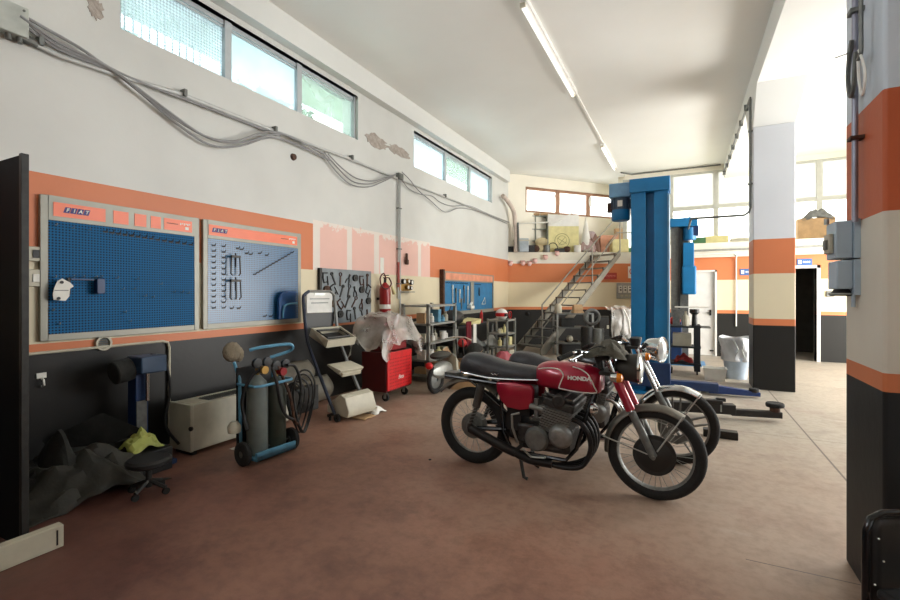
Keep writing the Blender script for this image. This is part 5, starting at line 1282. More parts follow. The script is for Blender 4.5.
tag(obj('lamp_trunking', MB().b(-.02, .02, b_.y, c_.y, -.03, 0), M['white_paint'], loc=(-1.62, 0, ZC)), 'thin white trunking joining the two fluorescent lamps', 'trunking')
tag(obj('ceiling_conduit', MB().tube([(-1.55, e_.y, ZC - .03), (-1.3, 13.75, ZC - .04), (.85, 13.75, ZC - .04)], .022, 6), M['dull_metal']), 'thin conduit along the ceiling above the rear glazing', 'conduit')
tag(obj('lamp_wire', MB().tube([(-1.62, a.y, ZC - .02), (-1.9, a.y - .7, ZC - .01)], .006, 5), M['dull_metal']), 'thin wire running over the ceiling to the nearer lamp', 'wire')

# conduit with clips on the column and along the beam
cx_ = .9
t = thing('column_conduit', 'grey conduit climbing the left side of the far column', 'conduit', (0, 0, 0))
yv = CY[0] + .05
zb = onX(747, 205, cx_).z
obj('pipe', MB().tube([(cx_, yv, 4.4), (cx_, yv, 2.75), (cx_ - .02, yv, 2.68), (cx_ - .08, yv, 2.64), (.13, yv, 2.64), (.1, yv + .05, 2.64), (.08, 10.2, 2.72)], .018, 8), M['dull_metal'], t)
for z in (3.1, 3.9): obj('clip', MB().b(cx_ - .03, cx_ + .03, yv - .03, yv + .03, z, z + .02), M['dull_metal'], t)
t = thing('beam_conduit', 'conduit with clips along the side of the ceiling beam behind the column', 'conduit', (0, 0, 0))
obj('pipe', MB().tube([(cx_, yv, 4.42), (cx_, 13.7, 4.5)], .016, 6), M['dull_metal'], t)
for i in range(7): obj('clip', MB().b(cx_ - .03, cx_ + .03, yv + .5 + i * .75, yv + .53 + i * .75, 4.4, 4.5), M['dull_metal'], t)

# ================================================================== PILLAR EQUIPMENT
px_ = .78
t = thing('fuse_box', 'upper of two pale grey-blue electrical boxes on the near pillar', 'electrical box', (px_, 2.955, 1.625))
EB = mat('blue_grey_enclosure', (168, 184, 196), .45, var=.04)
obj('back_plate', MB().b(-.025, 0, -.015, .2, 0, .195), EB, t); obj('cover', MB().b(-.095, -.025, .0, .17, .0, .19), EB, t, bevel=.006)
obj('connector', MB().b(-.115, -.095, .03, .13, .03, .13), M['off_white'], t, bevel=.005); obj('latch', MB().b(-.125, -.115, .05, .1, .05, .1), M['dull_metal'], t)
obj('peg', MB().cyl((-.1, .14, .19), (-.1, .14, .22), .012), M['grey_metal'], t)
t = thing('control_box', 'lower of two pale grey-blue electrical boxes on the near pillar, with siren below', 'electrical box', (px_, 2.955, 1.47))
obj('back_plate', MB().b(-.025, 0, -.015, .2, -.03, .148), EB, t); obj('cover', MB().b(-.09, -.025, .0, .16, .0, .145), EB, t, bevel=.006)
s_ = obj('siren_horn', MB().lathe([(0, 0), (.03, 0), (.05, -.03), (.045, -.035), (0, -.02)], (-.06, .05, -.0), 'z', 20), M['black'], t)
obj('horn_ring', MB().lathe([(.047, -.028), (.053, -.028), (.053, -.02), (.047, -.02)], (-.06, .05, -.0), 'z', 20, True), M['grey_metal'], s_)
obj('cable_stub', MB().cyl((-.02, .02, -.03), (-.02, .02, -.09), .009), EB, t)
def pw(px, py, off=.03): return onX(px, py, px_ - off)
t = thing('pillar_conduit', 'grey conduit running down the near pillar to the electrical boxes', 'conduit', (px_, 0, 0))
yv = pw(855, 150).y
obj('pipe', MB().cyl((-.03, yv, 1.8), (-.03, yv, 4.4), .013, n=10), mat('lilac_grey_pipe', (150, 150, 164), .4, .3), t)
z_ = pw(855, 140).z; obj('clamp', MB().b(-.055, 0, yv - .03, yv + .03, z_, z_ + .015), M['rust'], t)
obj('clamp', MB().b(-.055, 0, yv - .03, yv + .03, pw(855, 14).z, pw(855, 14).z + .02), M['dull_metal'], t)
for k, (pts, r_, mm, lb) in enumerate((
    ([(861, 0), (861, 30), (861, 52), (858, 60)], .009, 'dull_metal', 'dark grey wire running down beside the pillar conduit from the top'),
    ([(852, 40), (849, 60), (848, 80), (850, 96), (853, 90), (855, 70), (856, 52)], .010, 'dull_metal', 'grey cable loop hanging left of the pillar conduit'),
    ([(859, 50), (864, 66), (865, 82), (862, 95), (859, 80), (858, 60)], .006, 'paper', 'thin white cable loop hanging right of the pillar conduit'))):
    tag(obj('cable', MB().tube([pw(a, b_, .05) for a, b_ in pts], r_, 6, curve=4), M[mm]), lb, 'cable', 'cables on the near pillar')
tag(obj('wire_hook', MB().tube([pw(835, 58, .12), pw(852, 52, .04)], .003, 5), M['dull_metal']), 'thin wire hook sticking out left of the pillar conduit', 'hook')
# chair at the lower right
t = thing('black_chair', 'black tubular chair before the near pillar, at the lower right edge', 'chair', at(875, 600, 1.62) * 1.0)
t.location = (at(866, 600, 1.62).x, at(866, 600, 1.62).y, 0); t.rotation_euler = (0, 0, YAW + R(4))
hz_ = at(866, 514, 1.62).z; W_ = .46; rad = .06
bk = []
for (x, z) in ((0, 0), (0, hz_ - rad), (.018, hz_ - .018), (rad, hz_), (W_ - rad, hz_), (W_ - .018, hz_ - .018), (W_, hz_ - rad), (W_, 0)): bk.append((x, 0 if z > .3 else .0, z))
obj('back_frame', MB().tube(bk, .0125, 10), M['black_gloss'], t)
obj('backrest', MB().grid(lambda u, v: (.02 + u * (W_ - .04), -.0 + .02 * math.sin(u * math.pi), .32 + v * (hz_ - .34)), 10, 8), M['black'], t, solid=.012)
obj('seat', MB().b(.01, W_ - .01, -.42, -.02, .38, .42), M['black'], t, bevel=.015)
for x in (0, W_): obj('leg', MB().tube([(x, -.02, .36), (x, -.4, .36), (x, -.42, .34), (x, -.44, 0)], .0125, 8), M['black_gloss'], t)
for i in range(5): obj('rivet', MB().sph((.03 + .02 * math.sin(i * 2), -.018, hz_ - .08 - i * .08), .0035, 8), M['paper'], t)
# ================================================================== LIFT, TROLLEY, BINS
LP = gp(650, 391); LP.z = 0
B = M['blue_lift']
# orientation: front of post faces roughly along the room axis
t = thing('lift_post', 'tall blue near post of the two-post car lift with motor head', 'lift post', (LP.x, LP.y, 0))
top = EYE + (HY - 180) / F * (-LP.x * SA + LP.y * CA)
a_ = at(633, 293, 6.75); b_ = at(668, 293, 6.75)
Wp = .50
x0, x1 = -Wp / 2, Wp / 2
ps = MB()
ps.b(x0, x0 + .2, -.14, .16, .02, top - .2)          # left flange
ps.b(x1 - .19, x1, -.14, .16, .02, top - .2)          # right flange
ps.b(x0 + .2, x1 - .19, -.02, .16, .02, top - .2)     # recessed web
obj('column', ps, B, t, bevel=.006)
obj('rail_edge', MB().b(x1 - .012, x1 + .012, -.16, .18, .02, top - .25), mat('pale_blue_edge', (120, 160, 190), .35), t)
obj('head_cover', MB().b(x0 - .02, x1 + .02, -.18, .22, top - .2, top), B, t, bevel=.008)
# motor arm sticking out to the rear-left
hd = obj('drive_cover', MB().b(x0 - .32, x0 - .02, -.06, .42, top - .22, top - .01), mat('light_blue_cover', (120, 168, 206), .4), t, bevel=.01)
mt = obj('motor', MB().lathe([(0, 0), (.12, 0), (.135, .02), (.135, .16)], (x0 - .17, .1, top - .56), 'z', 28), B, t)
obj('motor_housing', MB().lathe([(.13, .16), (.13, .34), (0, .34)], (x0 - .17, .1, top - .56), 'z', 28), mat('grey_blue_motor', (70, 88, 108), .5), mt)
fins = MB()
for i in range(14):
    a = math.pi * 2 * i / 14; fins.box((x0 - .17 + .137 * math.cos(a), .1 + .137 * math.sin(a), top - .31), (.02, .006, .15), (0, 0, a))
obj('cooling_fins', fins, bpy.data.materials['grey_blue_motor'], mt)
obj('terminal_box', MB().b(x0 - .36, x0 - .28, .04, .14, top - .42, top - .28), M['rust'], mt)
obj('rating_plate', MB().b(x0 - .2, x0 - .13, -.045, -.035, top - .36, top - .27), M['paper'], mt)
obj('top_bolt', MB().cyl((.0, 0, top), (0, 0, top + .03), .05), B, t)
obj('base_plate', MB().b(-.42, .42, -.3, .4, 0, .025), B, t, bevel=.004)
obj('carriage', MB().b(x0 - .03, x1 + .03, -.2, -.14, .1, .45), M['blue_dark'], t, bevel=.01)
# far post
FP = at(683, 293, 9.4)
t = thing('lift_post', 'smaller-looking far post of the car lift, partly behind the near one', 'lift post', (FP.x, FP.y, 0))
tp = EYE + (HY - 219) / F * 9.4
obj('column', MB().b(-.22, -.08, -.1, .2, 0, tp - .15).b(-.08, .1, .1, .2, 0, tp - .15), M['dull_metal'], t)
obj('rack_face', MB().b(-.085, -.05, -.13, -.06, 0, tp - .2), M['black'], t)
obj('head_cover', MB().b(-.26, .26, -.16, .26, tp - .17, tp), B, t, bevel=.008)
obj('motor', MB().lathe([(0, 0), (.11, 0), (.12, .02), (.12, .25), (0, .25)], (.12, 0, tp - .44), 'z', 24), B, t)
obj('pulley_box', MB().b(.16, .28, -.1, .1, tp - .36, tp - .16), M['blue_dark'], t, bevel=.01)
ca = obj('carriage', MB().b(.0, .2, -.12, .1, 1.62, tp - .5), B, t, bevel=.01)
obj('carriage_block', MB().b(-.02, .24, -.16, .12, 1.42, 2.0), M['blue_lift'], t, bevel=.03)
obj('hook', MB().tube([(.0, 0, tp), (.05, 0, tp + .06), (.14, 0, tp + .02)], .012, 6), M['dark_metal'], t)
obj('foot_box', MB().b(-.28, -.02, -.16, .2, .02, .86), M['blue_dark'], t, bevel=.01)
obj('base_plate', MB().b(-.4, .4, -.3, .4, 0, .02), B, t)
# floor link between the posts and the near column
a = gp(668, 386); b_ = gp(752, 384)
t = thing('floor_beam', 'dark blue steel beam lying on the floor between lift post and column', 'beam', (LP.x + .26, LP.y + .1, 0), R(4))
obj('outer_arm', MB().b(.0, .62, -.07, .07, .05, .17), M['blue_dark'], t, bevel=.006)
obj('sliding_arm', MB().add([(.5, -.05, .03), (1.12, -.05, .03), (1.12, .05, .03), (.5, .05, .03), (.5, -.05, .15), (1.12, -.05, .08), (1.12, .05, .08), (.5, .05, .15)], [(0, 1, 2, 3), (4, 5, 6, 7), (0, 1, 5, 4), (1, 2, 6, 5), (2, 3, 7, 6), (3, 0, 4, 7)]), mat('mid_blue_arm', (30, 60, 120), .45), t)
obj('guide_plate', MB().b(-.02, .7, .08, .22, 0, .035), M['grey_metal'], t)
obj('pad', MB().lathe([(0, 0), (.06, 0), (.06, .05), (0, .05)], (1.05, 0, .08), 'z', 16), M['rubber'], t)
# lift arm with pad, lying apart from its post
p1, p2 = at(778, 421, 5.15), at(700, 421, 5.35)
d_ = Vector((p1.x - p2.x, p1.y - p2.y, 0)); an = math.atan2(d_.y, d_.x); Ln = d_.length
t = thing('lift_arm', 'black steel arm with round pad on the floor right of the second motorcycle', 'lift arm', (p2.x, p2.y, 0), an)
BK = mat('greasy_black_steel', (40, 38, 36), .5, .3, var=.15)
obj('outer_arm', MB().b(-.35, Ln * .45, -.06, .06, .06, .17), BK, t, bevel=.006)
obj('sliding_arm', MB().b(Ln * .4, Ln + .03, -.045, .045, .045, .115), BK, t, bevel=.006)
obj('lock_block', MB().b(-.02, .22, -.08, .02, .17, .22).b(.16, .26, -.05, .0, .2, .24), BK, t, bevel=.008)
obj('locking_pin', MB().cyl((.2, -.07, .09), (.2, -.07, .18), .008), M['grey_metal'], t)
obj('pad_stem', MB().cyl((Ln - .03, 0, .11), (Ln - .03, 0, .165), .05), M['rust'], t)
pd = obj('pad', MB().lathe([(0, .165), (.085, .165), (.09, .18), (.09, .2), (.08, .212), (0, .205)], (Ln - .03, 0, 0), 'z', 28), M['rubber'], t)
p = gp(738, 440)
tag(obj('rubber_block', MB().b(-.3, .0, -.05, .05, 0, .075), BK, loc=(p.x, p.y + .02, 0), bevel=.005), 'flat black rubber block on the floor in front of the lift arm pad', 'block')

# black tool trolley by the white door
p = gp(690, 373)
t = thing('service_trolley', 'black open trolley loaded with jars and cloths before the white door', 'trolley', (p.x - .05, p.y, 0))
BT = mat('black_trolley', (26, 32, 40), .45)
for (x, y) in ((-.28, -.18), (.16, -.18), (-.28, .18), (.16, .18)): obj('upright', MB().b(x - .05 if x > 0 else x - .02, x + .05 if x > 0 else x + .02, y - .03, y + .03, .06, .88), BT, t)
for z in (.2, .5, .86): obj('shelf', MB().b(-.3, .22, -.22, .22, z - .03, z), BT, t)
obj('handle', MB().tube([(.2, -.18, .84), (.36, -.18, .84), (.36, .18, .84), (.2, .18, .84)], .012, 6), M['dull_metal'], t)
for (x, y) in ((-.25, -.18), (.16, -.18), (-.25, .18), (.16, .18)): obj('castor', MB().cyl((x - .015, y, .035), (x + .015, y, .035), .035), M['rubber'], t)
bx_, by_ = p.x - .05, p.y
for (mb, mm, x, y, z, nme, lb, cat) in (
    (carton(.12, .14, .3), M['dull_metal'], -.17, -.1, 0, 'striped_tin', 'grey striped tin on the black trolley top', 'tin'),
    (MB().sph((0, 0, .08), (.1, .09, .08), 14), M['red_flat'], -.2, .0, .0, 'red_jar', 'rounded red jar on the black trolley top', 'jar'),
    (bottle(.26, .06), M['off_white'], -.02, -.1, 0, 'oil_bottle', 'cream oil bottle on the black trolley top', 'bottle'),
    (MB().lathe([(0, 0), (.05, 0), (.04, .2), (.08, .24), (.08, .3), (0, .3)], n=16), M['black'], .12, -.08, 0, 'funnel', 'black funnel on the black trolley top', 'funnel')):
    tag(obj(nme, mb, mm, loc=(bx_ + x, by_ + y, .86 + z)), lb, cat)
tag(obj('white_tray', MB().b(-.3, .25, -.1, .1, 0, .02), M['paper'], loc=(bx_ + .1, by_ + .12, 1.18)), 'white tray lying over the jars on the black trolley', 'tray')
tag(obj('flat_carton', carton(.3, .3, .22), M['off_white'], loc=(bx_ - .08, by_, .5)), 'cream carton on the middle shelf of the black trolley', 'box')
crumple('red_rag', 'dark red rag bundle on the lower shelf of the black trolley', 'rag', (bx_ - .06, by_ - .02, .2), .16, .14, .16, 41, mat('brick_red_rag', (140, 40, 34), .9), sx=14)

# bins by the far column
p = gp(736, 378)
t = thing('waste_bin', 'grey-blue bin lined with a white bag beside the far column', 'bin', (p.x, p.y, 0))
obj('tub', MB().lathe([(0, 0), (.16, 0), (.19, .34), (.2, .36), (.18, .36), (.15, .02), (0, .02)], n=28), mat('pale_blue_bin', (176, 190, 204), .4), t)
def bag(u, v):
    a = u * 2 * math.pi; z = .3 + v * .4
    r = .2 + .035 * v + .018 * math.sin(a * 7 + v * 5) + .02 * wob((math.cos(a) * 2, math.sin(a) * 2, v * 3), 1, 1)
    return (r * math.cos(a), r * math.sin(a), z + (.02 * math.sin(a * 3) if v > .9 else 0))
obj('liner_bag', MB().grid(bag, 40, 10), mat('white_bag', (214, 216, 218), .45), t, solid=.004)
obj('bag_fill', MB().lathe([(0, .35), (.17, .35), (.2, .62), (.1, .68), (0, .66)], n=20), bpy.data.materials['white_bag'], t)
obj('bag_seam', MB().tube([(-.05, -.235, .66), (.02, -.235, .5), (-.03, -.22, .4)], .006, 5).tube([(.1, -.22, .66), (.07, -.225, .5), (.11, -.2, .38)], .006, 5), M['grey_metal'], t)
p = gp(715, 381)
tag(obj('white_crate', MB().loft([[(x * s, y * s, z) for x, y in ((-.17, -.14), (.17, -.14), (.17, .14), (-.17, .14))] for s, z in ((.85, 0), (1, .19), (1.06, .2), (1.0, .2), (.96, .19), (.82, .02))]), M['paper'], loc=(p.x, p.y + .15, 0)), 'low white crate on the floor left of the bin', 'crate')

# ================================================================== UNDER AND BESIDE THE STAIR
p = gp(556, 354)
t = thing('work_table', 'grey steel table standing under the staircase', 'table', (at(560, 293, 10.6).x, at(560, 293, 10.6).y, 0), YAW)
for z in (.98, .66, .3): obj('shelf', MB().b(-.08, .78, -.02, .42, z - .03, z), M['dull_metal'], t)
for (x, y) in ((-.06, 0), (.76, 0), (-.06, .4), (.76, .4)): obj('leg', MB().b(x - .02, x + .02, y - .02, y + .02, 0, .98), M['grey_metal'], t)
Q = Matrix.Translation((at(560, 293, 10.6).x, at(560, 293, 10.6).y, 0)) @ Matrix.Rotation(YAW, 4, 'Z')
def on(x, y, z): return Q @ Vector((x, y, z))
tag(obj('white_canister', MB().lathe([(0, 0), (.08, 0), (.09, .08), (.075, .18), (.04, .22), (0, .22)], n=16), M['off_white'], loc=on(-.02, .1, .98)), 'dull white canister on the table under the stair, at the left', 'canister')
tag(obj('bench_motor', MB().cyl((-.1, 0, .1), (.1, 0, .1), .1, n=16).b(-.12, .12, -.1, .1, 0, .04), M['cardboard'], loc=on(.45, .15, .98), rz=YAW), 'brown tin drum on the table under the stair, at the right', 'drum')
tag(obj('box_of_parts', carton(.3, .3, .2), M['dark_metal'], loc=on(.2, .2, .66), rz=YAW), 'dark parts box on the middle shelf under the stair', 'box')
tag(obj('small_lamp', MB().sph((0, 0, .08), .08, 14), M['off_white'], loc=on(.25, .1, .3)), 'small pale round thing on the low shelf under the stair', 'lamp')
tag(obj('dark_machine', MB().b(-.3, .3, -.2, .2, 0, .26).cyl((-.2, 0, .26), (.1, 0, .26), .08), M['black'], loc=on(.36, .2, .0), rz=YAW), 'black machine on the floor under the table', 'machine')
for k, (px, r_, hh, m_, lb) in enumerate(((587, .13, .72, 'dark_metal', 'dark ribbed drum right of the stair table'), (597, .14, .68, 'dull_metal', 'grey ribbed drum, right of the dark one'))):
    c = at(px, 293, 9.9); mb = MB()
    prof = [(0, 0)] + [(r_ + .008 * (i % 2), i * hh / 12) for i in range(13)] + [(0, hh)]
    tag(obj('ribbed_drum', mb.lathe(prof, n=22), M[m_], loc=(c.x, c.y, 0)), lb, 'drum', 'ribbed drums')
c = at(590, 293, 10.1)
tag(obj('tyre', MB().lathe([(.24 + .055 * math.cos(a), .055 * math.sin(a)) for a in [i * math.pi / 6 for i in range(12)]], (0, 0, .3), 'y', 32, True), M['grey_cloth'], loc=(c.x + .02, c.y + .12, .72 - .0), rz=YAW), 'dusty tyre standing on the drums right of the stair', 'tyre')
bpy.data.objects['tyre'].location.z = .715; bpy.data.objects['tyre'].scale = (.66, .66, .66)
c = at(607, 293, 10.8)
tag(obj('locker_case', MB().b(-.22, .22, -.15, .15, 0, .9).b(-.2, .2, -.16, -.15, .42, .46), M['dark_metal'], loc=(c.x, c.y, 0), rz=YAW), 'dark steel case behind the grey drum', 'case')
tag(obj('case_label', MB().b(-.06, .08, -.17, -.16, .62, .7), M['off_white'], loc=(c.x, c.y, 0), rz=YAW), 'pale label plate on the dark steel case', 'label')
c = at(622, 293, 9.6)
t = thing('office_chair', 'dark chair with white plastic wrap thrown over it, left of the blue lift', 'chair', (c.x, c.y, 0), YAW + R(10))
obj('backrest', MB().b(-.22, .24, .1, .16, .52, 1.0), M['dark_cloth'], t, bevel=.03); obj('seat', MB().b(-.22, .24, -.3, .14, .42, .5), M['dark_cloth'], t, bevel=.03)
for (x, y) in ((-.2, -.26), (.22, -.26), (-.2, .12), (.22, .12)): obj('leg', MB().cyl((x, y, 0), (x, y, .43), .014, n=8), M['grey_metal'], t)
def wrap(u, v):
    x = -.26 + u * .52; a = v * 3.0 - .8
    y = .1 - .13 * math.cos(a); z = 1.03 + .12 * math.sin(min(a, 1.57)) - (max(0, v - .55) * .0) - (max(0, .45 - v) * .8)
    return (x + wob((u * 4, v * 4, 2), 1, .08, 1), y + wob((u * 5, v * 5, 0), 1, .06, 2) - .08 * (1 - v), z + wob((u * 4, v * 4, 1), 1, .1, 3) - (.25 * abs(wob((u * 6, 0, 0), 1, 1, 4)) if v < .3 else 0))
tag(obj('plastic_wrap', MB().grid(wrap, 22, 22), PS, loc=(c.x, c.y, 0), rz=YAW + R(10), ang=25), 'pale blue-white plastic wrap over the dark chair by the lift', 'plastic wrap')
tag(obj('white_strap', MB().tube([on_ for on_ in [(c.x + .05, c.y - .12, 1.1), (c.x + .15, c.y - .22, .9), (c.x + .2, c.y - .28, .6), (c.x + .3, c.y - .35, .45)]], .018, 6, curve=4), M['paper']), 'white strap trailing down from the wrapped chair', 'strap')

# ================================================================== MOTORCYCLES
def arc_shell(cx, cz, r, a0, a1, hw, drop, n=26, th=.003, flare=0):
    """fender: curved strip about the wheel"""
    prof = [(-hw, -drop), (-hw * .8, -drop * .35), (-hw * .4, 0), (0, .006), (hw * .4, 0), (hw * .8, -drop * .35), (hw, -drop)]
    mb = MB()
    rings = []
    for i in range(n + 1):
        a = R(a0 + (a1 - a0) * i / n); rr = r + flare * (i / n)
        ring = [(cx + (rr + d) * math.cos(a), y, cz + (rr + d) * math.sin(a)) for (y, d) in prof]
        ring += [(cx + (rr + d - th * 2) * math.cos(a), y * .97, cz + (rr + d - th * 2) * math.sin(a)) for (y, d) in reversed(prof)]
        rings.append(ring)
    return mb.loft(rings)
def wheel(t, name, cx, cz, Rr, wd, spoked, big_drum, my):
    rt = Rr - wd
    w_ = obj(name, MB().lathe([(rt + wd * math.cos(a) * (1.0 if math.cos(a) > 0 else .8), wd * .92 * math.sin(a)) for a in [i * math.pi / 8 for i in range(16)]], (cx, 0, cz), 'y', 56, True), M['rubber'], t)
    rr = Rr - wd * 1.55
    prof = [(rr + .006, -.030), (rr - .004, -.028), (rr - .012, -.016), (rr - .016, 0), (rr - .012, .016), (rr - .004, .028), (rr + .006, .030), (rr, 0)]
    obj('rim', MB().lathe(prof, (cx, 0, cz), 'y', 56, True), my['rim'], w_)
    obj('hub', MB().lathe([(0, -.06), (.03, -.058), (.042, -.05), (.03, -.035), (.03, .035), (.045, .05), (.03, .06), (0, .06)], (cx, 0, cz), 'y', 28), M['dull_metal'], w_)
    if spoked:
        for i in range(36):
            a = 2 * math.pi * i / 36; s = -1 if i % 2 else 1; off = (.42 if (i // 2) % 2 else -.42)
            p0 = (cx + .042 * math.cos(a + off), s * .045, cz + .042 * math.sin(a + off)); p1 = (cx + (rr - .012) * math.cos(a), s * .008, cz + (rr - .012) * math.sin(a))
            obj('spoke', MB().cyl(p0, p1, .0021, n=5), M['grey_metal'], w_)
    else:
        for i in range(5):
            for s in (-1, 1):
                a = 2 * math.pi * i / 5 + s * .13 + .3
                p0 = Vector((cx + .04 * math.cos(a + s * .5), 0, cz + .04 * math.sin(a + s * .5))); p1 = Vector((cx + (rr - .012) * math.cos(a), 0, cz + (rr - .012) * math.sin(a)))
                obj('cast_spoke', MB().tube([p0, p1], .014, 6, r2=.008), my['cast'], w_)
    if big_drum:
        r1 = big_drum
        obj('brake_drum', MB().lathe([(0, -.075), (r1 * .35, -.072), (r1 * .5, -.055), (r1 * .92, -.05), (r1, -.04), (r1, .04), (r1 * .9, .05), (0, .06)], (cx, 0, cz), 'y', 36), my['drum'], w_)
    return w_

def motorcycle(label, loc, rz, my, second=False):
    t = thing('motorcycle', label, 'motorcycle', loc, rz)
    FX, RZ, WR = 1.42, .325, .325
    wheel(t, 'rear_wheel', 0, .32, .325, .055, not second, .105, my)
    fw = wheel(t, 'front_wheel', FX, .325, .325, .046, not second, 0 if second else .0, my)
    # right-hand disc / dark hub cover in front
    if not second:
        obj('brake_disc', MB().lathe([(.06, -.062), (.135, -.062), (.14, -.058), (.14, -.052), (.06, -.052)], (FX, 0, .325), 'y', 40, True), M['dark_metal'], fw)
        obj('hub_cover', MB().lathe([(0, -.085), (.03, -.085), (.045, -.075), (.1, -.07), (.115, -.06), (.115, -.045), (0, -.045)], (FX, 0, .325), 'y', 32), M['black'], fw)
    else:
        obj('brake_disc', MB().lathe([(.07, -.062), (.14, -.062), (.14, -.054), (.07, -.054)], (FX, 0, .325), 'y', 40, True), M['dull_metal'], fw)
    # fork
    ft = Vector((1.135, 0, .93)); fb = Vector((FX - .01, 0, .325)); fd = (ft - fb)
    for s in (-1, 1):
        y = s * .095
        o = obj('fork_leg', MB().tube([(FX, y, .325), (fb.x + fd.x * .48, y, fb.z + fd.z * .48)], .027, 12), my['lower'], t)
        obj('stanchion', MB().tube([(fb.x + fd.x * .46, y, fb.z + fd.z * .46), (fb.x + fd.x * 1.08, y, fb.z + fd.z * 1.08)], .018, 10), M['chrome'], o)
        if not second:
            obj('fork_cover', MB().tube([(fb.x + fd.x * .50, y, fb.z + fd.z * .50), (fb.x + fd.x * .92, y, fb.z + fd.z * .92)], .033, 12), my['paint'], o)
        obj('axle_nut', MB().cyl((FX, y - .03 * 1, .325), (FX, y + .03, .325), .014), M['dull_metal'], o)
    obj('yoke', MB().b(1.06, 1.16, -.12, .12, .86, .885).b(1.03, 1.13, -.12, .12, .965, .99).cyl((1.06, 0, .84), (1.03, 0, 1.0), .028), M['dark_metal'], t, bevel=.005)
    # fenders
    fe = obj('front_fender', arc_shell(FX, .325, .34, 56, 186, .062, .03), my['fender'], t)
    obj('fender_stay', MB().tube([(FX, -.075, .325), (FX + .365 * math.cos(R(60)), -.066, .325 + .34 * math.sin(R(60)))], .006, 6).tube([(FX, .075, .325), (FX + .365 * math.cos(R(60)), .066, .325 + .34 * math.sin(R(60)))], .006, 6), M['grey_metal'], fe)
    obj('fender_stay', MB().tube([(FX - .02, -.075, .325), (FX + .35 * math.cos(R(166)), -.066, .325 + .35 * math.sin(R(166)))], .005, 6).tube([(FX - .02, .075, .325), (FX + .35 * math.cos(R(166)), .066, .325 + .35 * math.sin(R(166)))], .005, 6), M['grey_metal'], fe)
    obj('rear_fender', arc_shell(0.02, .34, .375, 55, 142, .075, .035, flare=.055), my['fender2'], t)
    # frame
    fr = MB()
    for s in (-1, 1):
        y = s * .12
        fr.tube([(1.06, 0, .86), (.98, y * .8, .6), (.9, y, .3), (.82, y, .2), (.4, y, .2), (.32, y, .34), (.3, y, .62), (.28, y, .72)], .016, 8)
        fr.tube([(.28, y, .72), (-.22, y * .95, .74)], .014, 8); fr.tube([(.35, y, .5), (.0, y, .74)], .012, 8)
        fr.tube([(.34, y * .9, .36), (0, s * .11, .32)], .02, 8)
    fr.tube([(1.05, 0, .9), (.7, 0, .8), (.28, 0, .74)], .024, 8)
    obj('frame', fr, M['black_gloss'], t)
    for s in (-1, 1):
        y = s * .145
        sh = obj('rear_shock', MB().tube([(0.02, y, .33), (.09, y, .52)], .016, 8).tube([(.09, y, .52), (.135, y, .7)], .034, 12), mat('grey_shock', (84, 82, 78), .5, .4), t)
        c = MB(); n = 40; pts = []
        for i in range(n + 1):
            f = i / n; a = f * 7 * 2 * math.pi; b = Vector((.03 + .075 * f, y, .36 + .19 * f)); pts.append(b + Vector((.026 * math.cos(a), .026 * math.sin(a), 0)))
        obj('spring', c.tube(pts, .0045, 5), M['dull_metal'], sh)
    # seat
    def seat_ring(x, w_, zt, zb):
        pts = []
        for (u, v) in ((-1, 0), (-1.02, .35), (-.95, .72), (-.72, .95), (-.35, 1.03), (0, 1.05), (.35, 1.03), (.72, .95), (.95, .72), (1.02, .35), (1, 0), (.6, -.05), (0, -.07), (-.6, -.05)):
            pts.append((x, u * w_, zb + (zt - zb) * v))
        return pts
    st = obj('seat', MB().loft([seat_ring(*a) for a in ((-.1, .07, .83, .785), (-.09, .105, .895, .78), (-.05, .125, .935, .775), (.03, .135, .94, .768), (.14, .135, .925, .758), (.22, .13, .895, .752), (.3, .125, .878, .75), (.42, .115, .868, .755), (.56, .1, .86, .765), (.62, .08, .85, .78))]), M['seat'], t, sub=1)
    tr = [(-.1, -.09, .795), (-.05, -.132, .787), (.04, -.14, .779), (.2, -.136, .762), (.4, -.122, .765), (.6, -.098, .776)]
    obj('seat_trim', MB().tube(tr, .008, 6, curve=4).tube([(x, -y, z) for x, y, z in tr], .008, 6, curve=4), M['chrome'], st)
    if second: st.location = (.03, 0, -.07)
    wv = MB().tube([(.22, -.137, .8), (.24, -.139, .79), (.25, -.138, .80), (.27, -.137, .79), (.285, -.137, .81)], .003, 5)
    obj('wing_badge', wv, M['chrome'], st)
    # tank
    def tk(x, w_, zt, zb):
        pts = []
        for (u, v) in ((-.8, -.02), (-1.0, .12), (-1.05, .4), (-.98, .68), (-.75, .9), (-.38, 1.0), (0, 1.02), (.38, 1.0), (.75, .9), (.98, .68), (1.05, .4), (1.0, .12), (.8, -.02), (.35, .0), (0, .05), (-.35, 0)):
            pts.append((x, u * w_, zb + (zt - zb) * v))
        return pts
    TK = ((.56, .05, .85, .76), (.575, .085, .885, .735), (.63, .12, .912, .725), (.73, .14, .925, .72), (.84, .148, .926, .715), (.93, .145, .918, .712), (1.0, .13, .905, .71), (1.055, .1, .885, .715), (1.07, .07, .87, .73))
    tank = obj('fuel_tank', MB().loft([tk(*a) for a in TK]), my['paint'], t, sub=1)
